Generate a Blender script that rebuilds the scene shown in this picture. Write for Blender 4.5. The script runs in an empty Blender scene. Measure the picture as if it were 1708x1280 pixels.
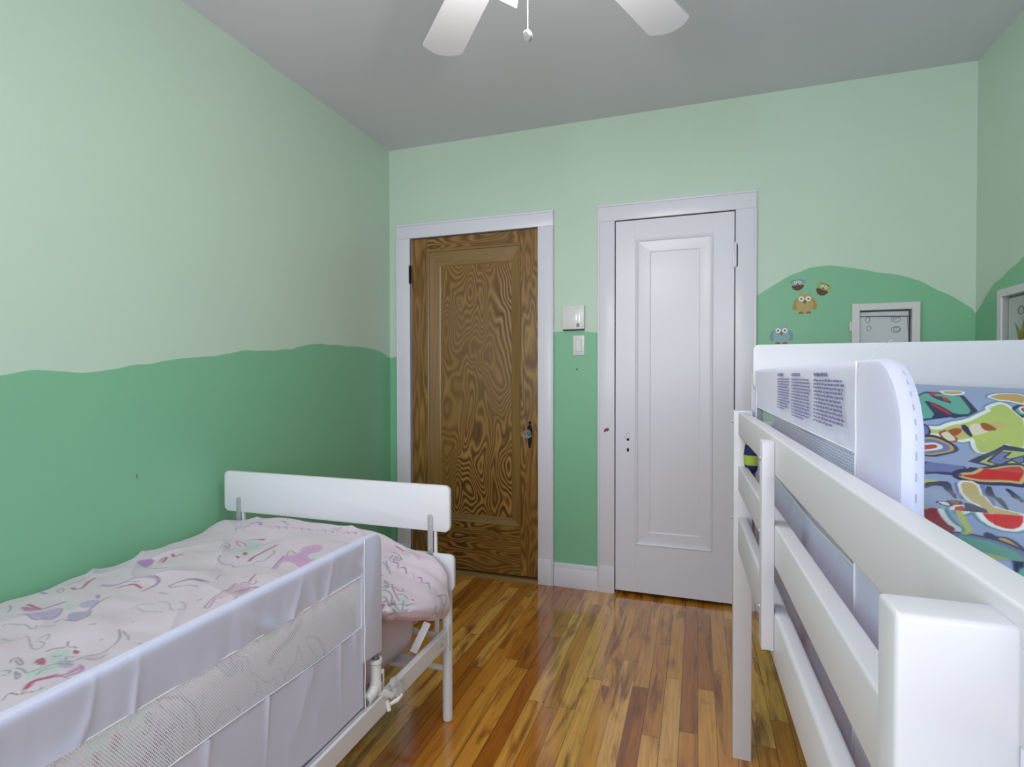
import bpy, bmesh, math, random
import numpy as np
from mathutils import Vector, Matrix, Euler
S = bpy.context.scene
R_ = math.radians
random.seed(7)

# ------------------------------------------------------------------ camera
F_PX = 909.9
cam_d = bpy.data.cameras.new('camera'); cam = bpy.data.objects.new('camera', cam_d)
S.collection.objects.link(cam); S.camera = cam
cam_d.sensor_fit = 'HORIZONTAL'; cam_d.sensor_width = 36.0; cam_d.lens = 36.0 * F_PX / 1708.0
cam_d.clip_start = 0.02
CAM = Vector((1.857, -3.04, 1.208))
cam.location = CAM
yaw, pitch, roll = R_(18.84), R_(0.827), R_(-0.094)
cam.rotation_mode = 'QUATERNION'
fw = Vector((-math.sin(yaw) * math.cos(pitch), math.cos(yaw) * math.cos(pitch), -math.sin(pitch)))
rt0 = Vector((math.cos(yaw), math.sin(yaw), 0)); up0 = rt0.cross(fw)
rt = rt0 * math.cos(roll) + up0 * math.sin(roll); up = up0 * math.cos(roll) - rt0 * math.sin(roll)
cam.rotation_quaternion = Matrix((rt, up, -fw)).transposed().to_quaternion()

# ------------------------------------------------------------------ world, light, exposure
S.view_settings.view_transform = 'Standard'; S.view_settings.look = 'None'
S.view_settings.exposure = -0.45; S.view_settings.gamma = 1.0; S.view_settings.use_curve_mapping = False
W = bpy.data.worlds.new('world'); S.world = W; W.use_nodes = True
W.node_tree.nodes['Background'].inputs[0].default_value = (0.72, 0.83, 1.0, 1)
W.node_tree.nodes['Background'].inputs[1].default_value = 1.0

def area(name, loc, direction, sx, sy, power, col):
    d = bpy.data.lights.new(name, 'AREA'); d.shape = 'RECTANGLE'; d.size = sx; d.size_y = sy
    d.energy = power; d.color = col
    o = bpy.data.objects.new(name, d); S.collection.objects.link(o); o.location = loc
    o.rotation_euler = Vector(direction).to_track_quat('-Z', 'Y').to_euler()
    return o
YB = -4.90                      # wall behind the camera, with the windows
area('window_daylight', (1.0, YB + 0.02, 1.56), (0, 1, -0.05), 1.2, 1.4, 49, (0.90, 0.915, 1.0))
area('window_daylight', (2.35, YB + 0.02, 1.56), (0, 1, -0.05), 0.9, 1.4, 36, (0.90, 0.915, 1.0))
HUB = (1.498, -1.876)
def lamp_light(loc):
    d = bpy.data.lights.new('fan_bulb_light', 'POINT'); d.energy = 8.5; d.color = (1.0, 0.96, 0.92); d.shadow_soft_size = 0.035
    o = bpy.data.objects.new('fan_bulb_light', d); S.collection.objects.link(o); o.location = loc

# ------------------------------------------------------------------ node helper
class NT:
    def __init__(s, name):
        s.m = bpy.data.materials.new(name); s.m.use_nodes = True
        s.t = s.m.node_tree; s.n = s.t.nodes; s.l = s.t.links
        s.b = s.n['Principled BSDF']
    def add(s, typ, **kw):
        n = s.n.new(typ)
        for k, v in kw.items(): setattr(n, k, v)
        return n
    def put(s, sock, v):
        if isinstance(v, (int, float)): sock.default_value = v
        elif isinstance(v, (tuple, list)):
            sock.default_value = tuple(v) + ((1,) if len(v) == 3 and sock.type == 'RGBA' else ())
        else: s.l.new(v, sock)
    def math(s, op, a, b=0.0, c=0.0):
        n = s.add('ShaderNodeMath', operation=op)
        s.put(n.inputs[0], a); s.put(n.inputs[1], b); s.put(n.inputs[2], c)
        return n.outputs[0]
    def co(s, kind='Object'):
        return s.add('ShaderNodeTexCoord').outputs[kind]
    def xyz(s, v):
        n = s.add('ShaderNodeSeparateXYZ'); s.l.new(v, n.inputs[0]); return n.outputs
    def vec(s, x, y, z):
        n = s.add('ShaderNodeCombineXYZ')
        for i, v in enumerate((x, y, z)): s.put(n.inputs[i], v)
        return n.outputs[0]
    def scale(s, v, k):
        n = s.add('ShaderNodeMapping'); s.l.new(v, n.inputs[0]); n.inputs['Scale'].default_value = k; return n.outputs[0]
    def noise(s, v, sc, det=2.0, rough=0.5, dist=0.0):
        n = s.add('ShaderNodeTexNoise'); s.l.new(v, n.inputs['Vector'])
        n.inputs['Scale'].default_value = sc; n.inputs['Detail'].default_value = det
        n.inputs['Roughness'].default_value = rough; n.inputs['Distortion'].default_value = dist
        return n.outputs['Fac']
    def white(s, v):
        n = s.add('ShaderNodeTexWhiteNoise', noise_dimensions='3D'); s.l.new(v, n.inputs['Vector']); return n.outputs['Value']
    def ramp(s, f, stops, interp='LINEAR'):
        n = s.add('ShaderNodeValToRGB'); s.l.new(f, n.inputs[0]); r = n.color_ramp; r.interpolation = interp
        while len(r.elements) > 1: r.elements.remove(r.elements[-1])
        r.elements[0].position = stops[0][0]; r.elements[0].color = tuple(stops[0][1]) + (1,)
        for p, c in stops[1:]:
            e = r.elements.new(p); e.color = tuple(c) + (1,)
        return n.outputs[0]
    def mix(s, f, a, b, mode='MIX'):
        n = s.add('ShaderNodeMix', data_type='RGBA', blend_type=mode)
        s.put(n.inputs[0], f); s.put(n.inputs[6], a); s.put(n.inputs[7], b)
        return n.outputs[2]
    def bump(s, h, strength, dist=0.001):
        n = s.add('ShaderNodeBump'); n.inputs['Strength'].default_value = strength; n.inputs['Distance'].default_value = dist
        s.l.new(h, n.inputs['Height']); s.l.new(n.outputs[0], s.b.inputs['Normal'])
    def base(s, v): s.put(s.b.inputs['Base Color'], v)
    def rough(s, v): s.put(s.b.inputs['Roughness'], v)

def lin(h):
    h = h.lstrip('#'); c = [int(h[i:i + 2], 16) / 255 for i in (0, 2, 4)]
    return tuple(x / 12.92 if x <= 0.04045 else ((x + 0.055) / 1.055) ** 2.4 for x in c)

def paint(name, col, rough=0.5, mottle=0.03, bump=0.15, bscale=250, metal=0.0):
    t = NT(name); c = t.co()
    n = t.noise(c, 3.0, 3)
    k = t.math('MULTIPLY_ADD', n, mottle * 2, 1 - mottle)
    m = t.mix(1.0, col, t.vec(k, k, k), 'MULTIPLY'); t.base(m)
    t.rough(rough); t.b.inputs['Metallic'].default_value = metal
    if bump: t.bump(t.noise(c, bscale, 2), bump, 0.0006)
    return t.m

M = {}
M['pale'] = paint('pale_green_wall_paint', (0.580, 0.722, 0.602), 0.42, 0.03, 0.25, 160)
M['hill'] = paint('mid_green_hill_paint', (0.230, 0.530, 0.325), 0.42, 0.03, 0.25, 160)
M['ceil'] = paint('flat_white_ceiling_paint', (0.735, 0.725, 0.80), 0.8, 0.02, 0.2, 140)
M['trim'] = paint('white_trim_enamel', (0.80, 0.78, 0.88), 0.30, 0.02, 0.12, 60)
M['lacq'] = paint('white_furniture_lacquer', (0.73, 0.725, 0.78), 0.35, 0.01, 0.04, 60)
M['metalw'] = paint('white_powder_coat', (0.78, 0.77, 0.82), 0.35, 0.02, 0.05, 300)
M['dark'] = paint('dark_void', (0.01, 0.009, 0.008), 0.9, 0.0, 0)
M['black'] = paint('black_iron', (0.012, 0.011, 0.010), 0.35, 0.1, 0.2, 200, 0.6)
M['steel'] = paint('brushed_steel', (0.42, 0.43, 0.46), 0.35, 0.05, 0.1, 300, 0.25)
M['rivet'] = paint('bright_rivet', (0.85, 0.85, 0.86), 0.2, 0.0, 0, 300, 0.7)
M['greytube'] = paint('grey_steel_tube', (0.20, 0.21, 0.24), 0.35, 0.03, 0, 300, 0.3)
M['plastic'] = paint('white_plastic', (0.78, 0.78, 0.79), 0.3, 0.0, 0)
M['plasticg'] = paint('grey_plastic', (0.45, 0.45, 0.47), 0.35, 0.0, 0)
M['ink'] = paint('dark_print', (0.04, 0.04, 0.06), 0.5, 0.0, 0)
M['inkblue'] = paint('navy_print', (0.07, 0.07, 0.30), 0.6, 0.0, 0)
M['chip'] = paint('bare_brown_wood', (0.22, 0.07, 0.035), 0.6, 0.2, 0)
M['thread'] = paint('white_thread', (0.90, 0.90, 0.93), 0.6, 0, 0)
M['sheet'] = paint('pale_pink_sheet', (0.70, 0.58, 0.66), 0.8, 0.05, 0.2, 400)
M['paper'] = paint('grey_paper', (0.78, 0.82, 0.85), 0.6, 0.05, 0)
M['pencil'] = paint('pencil_line', (0.16, 0.19, 0.20), 0.7, 0, 0)
M['frame'] = paint('white_frame_paint', (0.70, 0.70, 0.72), 0.4, 0.01, 0)
for nm, c in dict(owlblue='#8fb4bd', owlslate='#7f9aa6', owltan='#b9a86a', owlgold='#b08f4c', owlolive='#a9ac62', owlbrown='#5b3a24',
                  owlfoot='#96613a', owlwhite='#f4f4f2', owlpupil='#26303a', owlbeak='#8a5a34', yellow='#a9a03c').items():
    M[nm] = paint(nm, lin(c), 0.5, 0, 0)

def glassmat():
    t = NT('cut_glass'); t.b.inputs['Transmission Weight'].default_value = 0.85; t.b.inputs['IOR'].default_value = 1.5
    t.base((0.86, 0.88, 0.92)); t.rough(0.05); return t.m
M['glass'] = glassmat()
def clearmat():
    t = NT('clear_plastic'); t.b.inputs['Transmission Weight'].default_value = 0.6; t.b.inputs['IOR'].default_value = 1.35
    t.base((0.92, 0.93, 0.95)); t.rough(0.15); return t.m
M['clear'] = clearmat()
def pane():
    t = NT('picture_glass'); t.b.inputs['Transmission Weight'].default_value = 1.0; t.b.inputs['IOR'].default_value = 1.25
    t.base((1, 1, 1)); t.rough(0.03); return t.m
M['pane'] = pane()
def glow():
    t = NT('lit_lamp_glass'); t.base((1, 1, 0.97)); t.b.inputs['Emission Color'].default_value = (1.0, 0.97, 0.90, 1)
    t.b.inputs['Emission Strength'].default_value = 2.2; return t.m
M['glow'] = glow()

def satin():
    t = NT('satin_nylon'); t.base((0.635, 0.65, 0.86)); t.rough(0.42)
    t.b.inputs['Sheen Weight'].default_value = 0.35
    c = t.co(); t.bump(t.noise(t.scale(c, (1, 1, 0.12)), 300, 2), 0.15, 0.0008); return t.m
M['satin'] = satin()

def netting(name, p, hole, col):
    """knitted mesh: real see-through holes on a hexagonal grid in the fabric's own y/z plane"""
    t = NT(name); x, y, z = t.xyz(t.co()); t.base(col); t.rough(0.6)
    def cell(oy, oz):
        a = t.math('FRACT', t.math('ADD', t.math('DIVIDE', y, p), oy)); b = t.math('FRACT', t.math('ADD', t.math('DIVIDE', z, p * 1.5), oz))
        a = t.math('SUBTRACT', a, 0.5); b = t.math('MULTIPLY', t.math('SUBTRACT', b, 0.5), 1.5)
        return t.math('SQRT', t.math('ADD', t.math('MULTIPLY', a, a), t.math('MULTIPLY', b, b)))
    d = t.math('MINIMUM', cell(0, 0), cell(0.5, 0.5))
    h = t.math('LESS_THAN', d, hole)
    tr = t.add('ShaderNodeBsdfTransparent'); mx = t.add('ShaderNodeMixShader')
    t.l.new(h, mx.inputs[0]); t.l.new(t.b.outputs[0], mx.inputs[1]); t.l.new(tr.outputs[0], mx.inputs[2])
    t.l.new(mx.outputs[0], t.n['Material Output'].inputs['Surface']); return t.m
M['net'] = netting('white_netting', 0.0046, 0.26, (0.86, 0.87, 1.0))
M['net2'] = netting('white_netting_fine', 0.0056, 0.36, (0.80, 0.79, 0.86))

def figured_wood(name, k, light, mid, dark, freq=9.0, off=(0, 0, 0), plain=0.0):
    """contour-line softwood grain"""
    t = NT(name); c = t.co()
    mp = t.add('ShaderNodeMapping'); t.l.new(c, mp.inputs[0]); mp.inputs['Scale'].default_value = k; mp.inputs['Location'].default_value = off
    v = mp.outputs[0]
    n = t.noise(v, 1.0, 1.4, 0.42, 0.25)
    w = t.math('FRACT', t.math('MULTIPLY', n, freq))
    w = t.math('ABSOLUTE', t.math('MULTIPLY_ADD', w, 2.0, -1.0))
    fine = t.noise(t.scale(v, (7, 7, 2.0)), 3.0, 4, 0.6)
    con = t.math('MULTIPLY_ADD', t.noise(t.scale(c, (5.0, 5.0, 1.1)), 1.0, 2), 2.6, -0.75); con = t.math('MINIMUM', t.math('MAXIMUM', con, 0.25), 1.0)
    w = t.math('MULTIPLY_ADD', t.math('SUBTRACT', w, 0.5), con, 0.47)
    w2 = t.math('ADD', t.math('MULTIPLY', w, 1 - plain), t.math('MULTIPLY', fine, plain + 0.15))
    col = t.ramp(w2, [(0.16, dark), (0.45, mid), (0.86, light), (1.0, tuple(a * 1.08 for a in light))])
    patch = t.noise(c, 2.6, 3, 0.5)
    col = t.mix(t.math('MULTIPLY', t.math('SUBTRACT', patch, 0.45), 1.2), col, (0.22, 0.10, 0.02))
    t.base(col); t.rough(0.33); t.b.inputs['Coat Weight'].default_value = 0.3; t.b.inputs['Coat Roughness'].default_value = 0.25
    t.bump(w, 0.12, 0.0004); return t.m
WL, WM, WD = (0.39, 0.205, 0.056), (0.175, 0.078, 0.013), (0.070, 0.025, 0.004)
M['w_panel'] = figured_wood('fir_panel', (6.0, 6.0, 2.1), WL, WM, WD, 25.0, (0.3, 0, 1.7))
M['w_stile'] = figured_wood('fir_stile', (11.0, 11.0, 1.3), WL, WM, (0.10, 0.045, 0.008), 9.0, (2.3, 0, 4.1), 0.3)
M['w_stile2'] = figured_wood('fir_stile_figured', (14.0, 14.0, 2.4), WL, WM, (0.09, 0.038, 0.007), 9.0, (5.3, 0, 2.1), 0.1)
M['w_rail'] = figured_wood('fir_rail', (2.6, 9.0, 10.0), WL, WM, WD, 14.0, (1.3, 0, 0.4))
M['w_mould'] = figured_wood('fir_moulding', (30.0, 30.0, 1.0), (0.31, 0.175, 0.05), (0.22, 0.115, 0.028), (0.14, 0.065, 0.012), 4.0, (0, 0, 0), 0.6)
M['w_mouldh'] = figured_wood('fir_moulding_cross', (1.0, 30.0, 30.0), (0.31, 0.175, 0.05), (0.22, 0.115, 0.028), (0.14, 0.065, 0.012), 4.0, (0, 0, 0), 0.6)

def floorboards():
    t = NT('maple_strip_flooring'); x, y, z = t.xyz(t.co())
    bw = 0.060
    xr = t.math('DIVIDE', x, bw); row = t.math('FLOOR', xr); fx = t.math('FRACT', xr)
    r1 = t.white(t.vec(row, 3.3, 1.1))
    L = t.math('MULTIPLY_ADD', t.white(t.vec(row, 9.1, 4.4)), 0.5, 0.55)
    yr = t.math('DIVIDE', t.math('ADD', y, t.math('MULTIPLY', r1, 3.0)), L); col = t.math('FLOOR', yr); fy = t.math('FRACT', yr)
    rnd = t.white(t.vec(row, col, 7.7)); rnd2 = t.white(t.vec(row, col, 2.2))
    tone = t.ramp(rnd, [(0.0, (0.40, 0.125, 0.010)), (0.2, (0.58, 0.22, 0.022)), (0.55, (0.70, 0.315, 0.045)), (0.85, (0.80, 0.42, 0.10)), (1.0, (0.52, 0.17, 0.014))])
    gv = t.vec(t.math('ADD', t.math('MULTIPLY', x, 16.0), t.math('MULTIPLY', rnd2, 50)), t.math('ADD', t.math('MULTIPLY', y, 2.0), t.math('MULTIPLY', rnd, 30)), 0.0)
    g = t.noise(gv, 1.0, 4, 0.6, 1.0)
    streak = t.ramp(g, [(0.50, (0, 0, 0)), (0.66, (1, 1, 1))])
    tone = t.mix(t.math('MULTIPLY', streak, 0.88), tone, (0.24, 0.060, 0.008))
    g2 = t.noise(t.vec(t.math('MULTIPLY', x, 130.0), t.math('MULTIPLY', y, 5.0), rnd), 1.0, 3)
    k = t.math('MULTIPLY_ADD', g2, 0.8, 0.60); tone = t.mix(1.0, tone, t.vec(k, k, k), 'MULTIPLY')
    kn = t.noise(t.vec(t.math('MULTIPLY', x, 9.0), t.math('MULTIPLY', y, 5.0), 3.0), 1.0, 2)
    tone = t.mix(t.ramp(kn, [(0.64, (0, 0, 0)), (0.78, (0.9, 0.9, 0.9))]), tone, (0.22, 0.035, 0.006))
    sp = t.noise(t.vec(t.math('MULTIPLY', x, 40.0), t.math('MULTIPLY', y, 28.0), 9.0), 1.0, 1)
    tone = t.mix(t.ramp(sp, [(0.79, (0, 0, 0)), (0.83, (0.9, 0.9, 0.9))]), tone, (0.06, 0.010, 0.002))
    ex = t.math('MINIMUM', fx, t.math('SUBTRACT', 1.0, fx)); ey = t.math('MINIMUM', fy, t.math('SUBTRACT', 1.0, fy))
    gap = t.math('MAXIMUM', t.math('LESS_THAN', ex, 0.022), t.math('LESS_THAN', ey, 0.0016))
    gapr = t.math('MULTIPLY', gap, t.math('MULTIPLY_ADD', t.white(t.vec(row, 5.0, 5.0)), 0.6, 0.40))
    t.base(t.mix(gapr, tone, (0.05, 0.018, 0.006)))
    t.rough(t.math('MULTIPLY_ADD', t.noise(t.co(), 6.0, 3), 0.08, 0.10))
    t.b.inputs['Coat Weight'].default_value = 0.7; t.b.inputs['Coat Roughness'].default_value = 0.10
    h = t.math('SUBTRACT', t.math('MULTIPLY', t.noise(t.vec(t.math('MULTIPLY', x, 12.0), t.math('MULTIPLY', y, 1.5), rnd), 1.0, 1), 0.6), gap)
    t.bump(h, 0.18, 0.0008); return t.m
M['floor'] = floorboards()

# ------------------------------------------------------------------ object helpers
def tag(o, label=None, cat=None, group=None, kind=None):
    if label: o['label'] = label
    if cat: o['category'] = cat
    if group: o['group'] = group
    if kind: o['kind'] = kind
    return o
def empty(name, loc, label=None, cat=None, group=None, kind=None):
    o = bpy.data.objects.new(name, None); S.collection.objects.link(o); o.location = loc; o.empty_display_size = 0.05
    return tag(o, label, cat, group, kind)
def wloc(p):
    v = Vector((0, 0, 0))
    while p is not None: v = v + p.location; p = p.parent
    return v
class MB:
    """collects shapes in world coordinates, then links them as ONE mesh object"""
    def __init__(s): s.bm = bmesh.new()
    def box(s, x0, x1, y0, y1, z0, z1, bev=0.0, seg=2, mi=0):
        b = bmesh.new(); bmesh.ops.create_cube(b, size=1)
        for v in b.verts: v.co = Vector(((x0 + x1) / 2 + v.co.x * (x1 - x0), (y0 + y1) / 2 + v.co.y * (y1 - y0), (z0 + z1) / 2 + v.co.z * (z1 - z0)))
        if bev: bmesh.ops.bevel(b, geom=b.edges[:], offset=bev, segments=seg, affect='EDGES', profile=0.5)
        return s.merge(b, mi)
    def merge(s, b, mi=0):
        for f in b.faces: f.material_index = mi
        me = bpy.data.meshes.new('tmp'); b.to_mesh(me); b.free(); s.bm.from_mesh(me); bpy.data.meshes.remove(me); return s
    def hexa(s, c, bev=0.0, mi=0, seg=2):
        """8 corners: bottom 4 (ccw) then top 4"""
        b = bmesh.new(); vs = [b.verts.new(p) for p in c]
        for f in ((0, 1, 2, 3), (4, 5, 6, 7), (0, 1, 5, 4), (1, 2, 6, 5), (2, 3, 7, 6), (3, 0, 4, 7)): b.faces.new([vs[i] for i in f])
        bmesh.ops.recalc_face_normals(b, faces=b.faces[:])
        if bev: bmesh.ops.bevel(b, geom=b.edges[:], offset=bev, segments=seg, affect='EDGES', profile=0.5)
        return s.merge(b, mi)
    def poly(s, pts, n, d, bev=0.0, mi=0):
        """planar outline (3-D points) extruded by vector n*d"""
        b = bmesh.new(); n = Vector(n) * d; a = [b.verts.new(p) for p in pts]; c = [b.verts.new(Vector(p) + n) for p in pts]
        b.faces.new(a); b.faces.new(c[::-1]); m = len(pts)
        for i in range(m): b.faces.new((a[i], a[(i + 1) % m], c[(i + 1) % m], c[i]))
        bmesh.ops.recalc_face_normals(b, faces=b.faces[:])
        if bev:
            es = [e for e in b.edges if (e.verts[0] in a) == (e.verts[1] in a)]
            bmesh.ops.bevel(b, geom=es, offset=bev, segments=2, affect='EDGES', profile=0.5)
        return s.merge(b, mi)
    def tube(s, pts, r, seg=12, caps=True, mi=0):
        pts = [Vector(p) for p in pts]; b = bmesh.new(); rings = []
        rr = r if isinstance(r, (list, tuple)) else [r] * len(pts)
        prev = None
        for i, p in enumerate(pts):
            d = (pts[min(i + 1, len(pts) - 1)] - pts[max(i - 1, 0)]).normalized()
            if prev is None: u = d.orthogonal().normalized()
            else: u = (prev - d * prev.dot(d)).normalized()
            prev = u; w = d.cross(u)
            rings.append([b.verts.new(p + (u * math.cos(2 * math.pi * k / seg) + w * math.sin(2 * math.pi * k / seg)) * rr[i]) for k in range(seg)])
        for a, c in zip(rings, rings[1:]):
            for k in range(seg): b.faces.new((a[k], a[(k + 1) % seg], c[(k + 1) % seg], c[k]))
        if caps: b.faces.new(rings[0][::-1]); b.faces.new(rings[-1])
        return s.merge(b, mi)
    def lathe(s, prof, origin, axis=(0, 0, 1), seg=24, mi=0):
        """prof: (radius, height along axis)"""
        o = Vector(origin); ax = Vector(axis).normalized(); u = ax.orthogonal().normalized(); w = ax.cross(u)
        b = bmesh.new(); rings = []
        for r, h in prof:
            if r < 1e-6: rings.append([b.verts.new(o + ax * h)])
            else: rings.append([b.verts.new(o + ax * h + (u * math.cos(2 * math.pi * k / seg) + w * math.sin(2 * math.pi * k / seg)) * r) for k in range(seg)])
        for a, c in zip(rings, rings[1:]):
            for k in range(seg):
                p = [a[k % len(a)], a[(k + 1) % len(a)], c[(k + 1) % len(c)], c[k % len(c)]]
                q = []
                for v in p:
                    if v not in q: q.append(v)
                if len(q) > 2: b.faces.new(q)
        bmesh.ops.recalc_face_normals(b, faces=b.faces[:])
        return s.merge(b, mi)
    def build(s, name, mats, parent=None, smooth=False, label=None, kind=None, at=None):
        """at: world position of the object's own origin (defaults to the parent's)"""
        if not isinstance(mats, (list, tuple)): mats = [mats]
        base = wloc(parent); org = Vector(at) if at is not None else base
        bmesh.ops.translate(s.bm, verts=s.bm.verts[:], vec=-org)
        me = bpy.data.meshes.new(name); s.bm.to_mesh(me); s.bm.free()
        for m in mats: me.materials.append(m)
        o = bpy.data.objects.new(name, me); S.collection.objects.link(o); o.parent = parent; o.location = org - base
        if smooth:
            for p in me.polygons: p.use_smooth = True
            if smooth != 'all': me.set_sharp_from_angle(angle=R_(35))
        if label: o['label'] = label
        if kind: o['kind'] = kind
        return o
def rrect(x0, x1, z0, z1, r, n=6):
    """rounded rectangle outline in 2-D"""
    out = []
    for cx, cz, a0 in ((x1 - r, z1 - r, 0), (x0 + r, z1 - r, 90), (x0 + r, z0 + r, 180), (x1 - r, z0 + r, 270)):
        for i in range(n + 1):
            a = R_(a0 + 90 * i / n); out.append((cx + r * math.cos(a), cz + r * math.sin(a)))
    return out
def gridmesh(name, P, mat, parent=None, at=None, color=None, cyclic=False):
    """P: (n, m, 3) array of world points"""
    n, m = P.shape[:2]; base = wloc(parent); org = Vector(at) if at is not None else base
    V = (P.reshape(-1, 3) - np.array(org)).astype(np.float32)
    i = np.arange(n * m).reshape(n, m)
    q = np.stack([i[:-1, :-1], i[1:, :-1], i[1:, 1:], i[:-1, 1:]], -1).reshape(-1, 4)
    me = bpy.data.meshes.new(name); me.vertices.add(len(V)); me.vertices.foreach_set('co', V.ravel())
    me.loops.add(q.size); me.loops.foreach_set('vertex_index', q.ravel().astype(np.int32))
    me.polygons.add(len(q)); me.polygons.foreach_set('loop_start', (np.arange(len(q)) * 4).astype(np.int32))
    me.update(calc_edges=True); me.polygons.foreach_set('use_smooth', np.ones(len(q), bool))
    if color is not None:
        ca = me.color_attributes.new('print', 'FLOAT_COLOR', 'POINT')
        c4 = np.ones((n * m, 4), np.float32); c4[:, :3] = color.reshape(-1, 3); ca.data.foreach_set('color', c4.ravel())
    me.materials.append(mat); me.validate(); me.update()
    o = bpy.data.objects.new(name, me); S.collection.objects.link(o); o.parent = parent; o.location = org - base
    return o
def vnoise(x, y, seed=0):
    """smooth value noise on numpy arrays, 0..1"""
    xi = np.floor(x).astype(np.int64); yi = np.floor(y).astype(np.int64); fx = x - xi; fy = y - yi
    def h(a, b):
        v = np.sin(a * 127.1 + b * 311.7 + seed * 74.7) * 43758.5453; return v - np.floor(v)
    u = fx * fx * (3 - 2 * fx); w = fy * fy * (3 - 2 * fy)
    return (h(xi, yi) * (1 - u) + h(xi + 1, yi) * u) * (1 - w) + (h(xi, yi + 1) * (1 - u) + h(xi + 1, yi + 1) * u) * w
def sst(a, b, x):
    t = np.clip((x - a) / (b - a), 0, 1); return t * t * (3 - 2 * t)

# ------------------------------------------------------------------ room
WX, H = 3.053, 2.632
def wallmesh(name, frame, length, hill, openings, label, mats):
    """frame(s, z) -> world point; s runs along the wall; hill: boundary polyline; openings: (s0, s1, ztop, zbot)"""
    xs = sorted(set([0.0, length] + [p[0] for p in hill] + [o for op in openings for o in op[:2]]))
    hz = lambda s: float(np.interp(s, [p[0] for p in hill], [p[1] for p in hill])) if hill else None
    bm = bmesh.new()
    def face(a, b, za, zb, zc, zd, mi):
        f = bm.faces.new([bm.verts.new(frame(s, z)) for s, z in ((a, za), (b, zb), (b, zc), (a, zd))]); f.material_index = mi
    for a, b in zip(xs, xs[1:]):
        if b - a < 1e-6: continue
        spans = [(0.0, H)]
        for s0, s1, zt, zb in openings:
            if a >= s0 - 1e-6 and b <= s1 + 1e-6: spans = [(0.0, zb), (zt, H)] if zb > 0 else [(zt, H)]
        for lo, hi in spans:
            if hill:
                ha, hb = hz(a), hz(b)
                if lo < min(ha, hb) < hi or lo < max(ha, hb) < hi:
                    ha, hb = max(ha, lo), max(hb, lo)
                    face(a, b, lo, lo, hb, ha, 1); face(a, b, ha, hb, hi, hi, 0); continue
                face(a, b, lo, lo, hi, hi, 1 if hi <= min(ha, hb) else 0)
            else: face(a, b, lo, lo, hi, hi, 0)
    bmesh.ops.remove_doubles(bm, verts=bm.verts[:], dist=1e-5)
    me = bpy.data.meshes.new(name); bm.to_mesh(me); bm.free()
    for m in mats: me.materials.append(m)
    o = bpy.data.objects.new(name, me); S.collection.objects.link(o); tag(o, label, None, None, 'structure'); o['category'] = 'wall'
    return o
def wob(pts, step=0.02, amp=0.003, seed=1):
    """brush-wobbled hand-painted boundary"""
    xs = np.arange(pts[0][0], pts[-1][0], step); px = [p[0] for p in pts]; pz = [p[1] for p in pts]
    z = np.interp(xs, px, pz); k = np.ones(3) / 3; zz = np.convolve(np.pad(z, 1, 'edge'), k, 'valid')
    zz += amp * (vnoise(xs * 18, xs * 0, seed) - 0.5) * 2
    return [(float(a), float(b)) for a, b in zip(xs, zz)] + [pts[-1]]
hillL = wob([(0.0, 1.323), (0.06, 1.345), (0.142, 1.366), (0.33, 1.376), (0.744, 1.373), (0.90, 1.338), (1.068, 1.322), (1.172, 1.323), (1.25, 1.30), (1.439, 1.283), (1.587, 1.258), (1.832, 1.218), (1.973, 1.23), (2.053, 1.207), (2.3, 1.16), (2.8, 1.25), (3.4, 1.32), (4.3, 1.2)], seed=3)
wallmesh('wall_left', lambda s, z: (0, -s, z), -YB, hillL, [], 'pale green left wall with darker green hills painted along its lower half', [M['pale'], M['hill']])
hillD = wob([(0.0, 1.323), (0.03, 1.33), (0.06, 1.33), (1.07, 1.455), (1.12, 1.462), (1.24, 1.462), (1.33, 1.445), (2.08, 1.58), (2.138, 1.613), (2.202, 1.655), (2.297, 1.71), (2.377, 1.738), (2.455, 1.747), (2.533, 1.733), (2.633, 1.71), (2.756, 1.679), (2.852, 1.643), (2.91, 1.601), (2.968, 1.567), (3.025, 1.526), (WX, 1.485)], seed=5)
D1 = (0.153, 0.983, 2.062, 0); D2 = (1.422, 2.036, 2.056, 0)
wallmesh('wall_far', lambda s, z: (s, 0, z), WX, hillD, [D1, D2], 'pale green end wall holding both doors with green hill tops painted on it', [M['pale'], M['hill']])
hillR = wob([(0.0, 1.485), (0.054, 1.524), (0.096, 1.561), (0.162, 1.598), (0.244, 1.622), (0.311, 1.644), (0.387, 1.667), (0.6, 1.71), (1.0, 1.74), (1.6, 1.62), (2.4, 1.45), (4.3, 1.4)], seed=8)
wallmesh('wall_right', lambda s, z: (WX, -s, z), -YB, hillR, [], 'pale green right wall with a darker green painted hill rising from the corner', [M['pale'], M['hill']])
wins = [(0.35, 1.65, 2.3, 0.82), (1.85, 2.85, 2.3, 0.82)]
wallmesh('wall_back', lambda s, z: (s, YB, z), WX, [], wins, 'pale green wall behind the viewer with two windows', [M['pale']])
MB().box(0, WX, YB, 0.13, -0.05, 0).build('floor', M['floor'], kind='structure')
MB().box(-0.05, WX + 0.05, YB - 0.05, 0.13, H, H + 0.05).build('ceiling', M['ceil'], kind='structure')
for i, (a, b, zt, zb) in enumerate(wins):
    m = MB(); w = 0.07
    for q in ((a, a + w, zb, zt), (b - w, b, zb, zt), (a, b, zb, zb + w), (a, b, zt - w, zt), (a, b, (zb + zt) / 2 - 0.025, (zb + zt) / 2 + 0.025)):
        m.box(q[0], q[1], YB - 0.06, YB - 0.005, q[2], q[3], 0.004)
    f = m.build('window_%d' % (i + 1), M['trim'], kind='structure')
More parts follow.
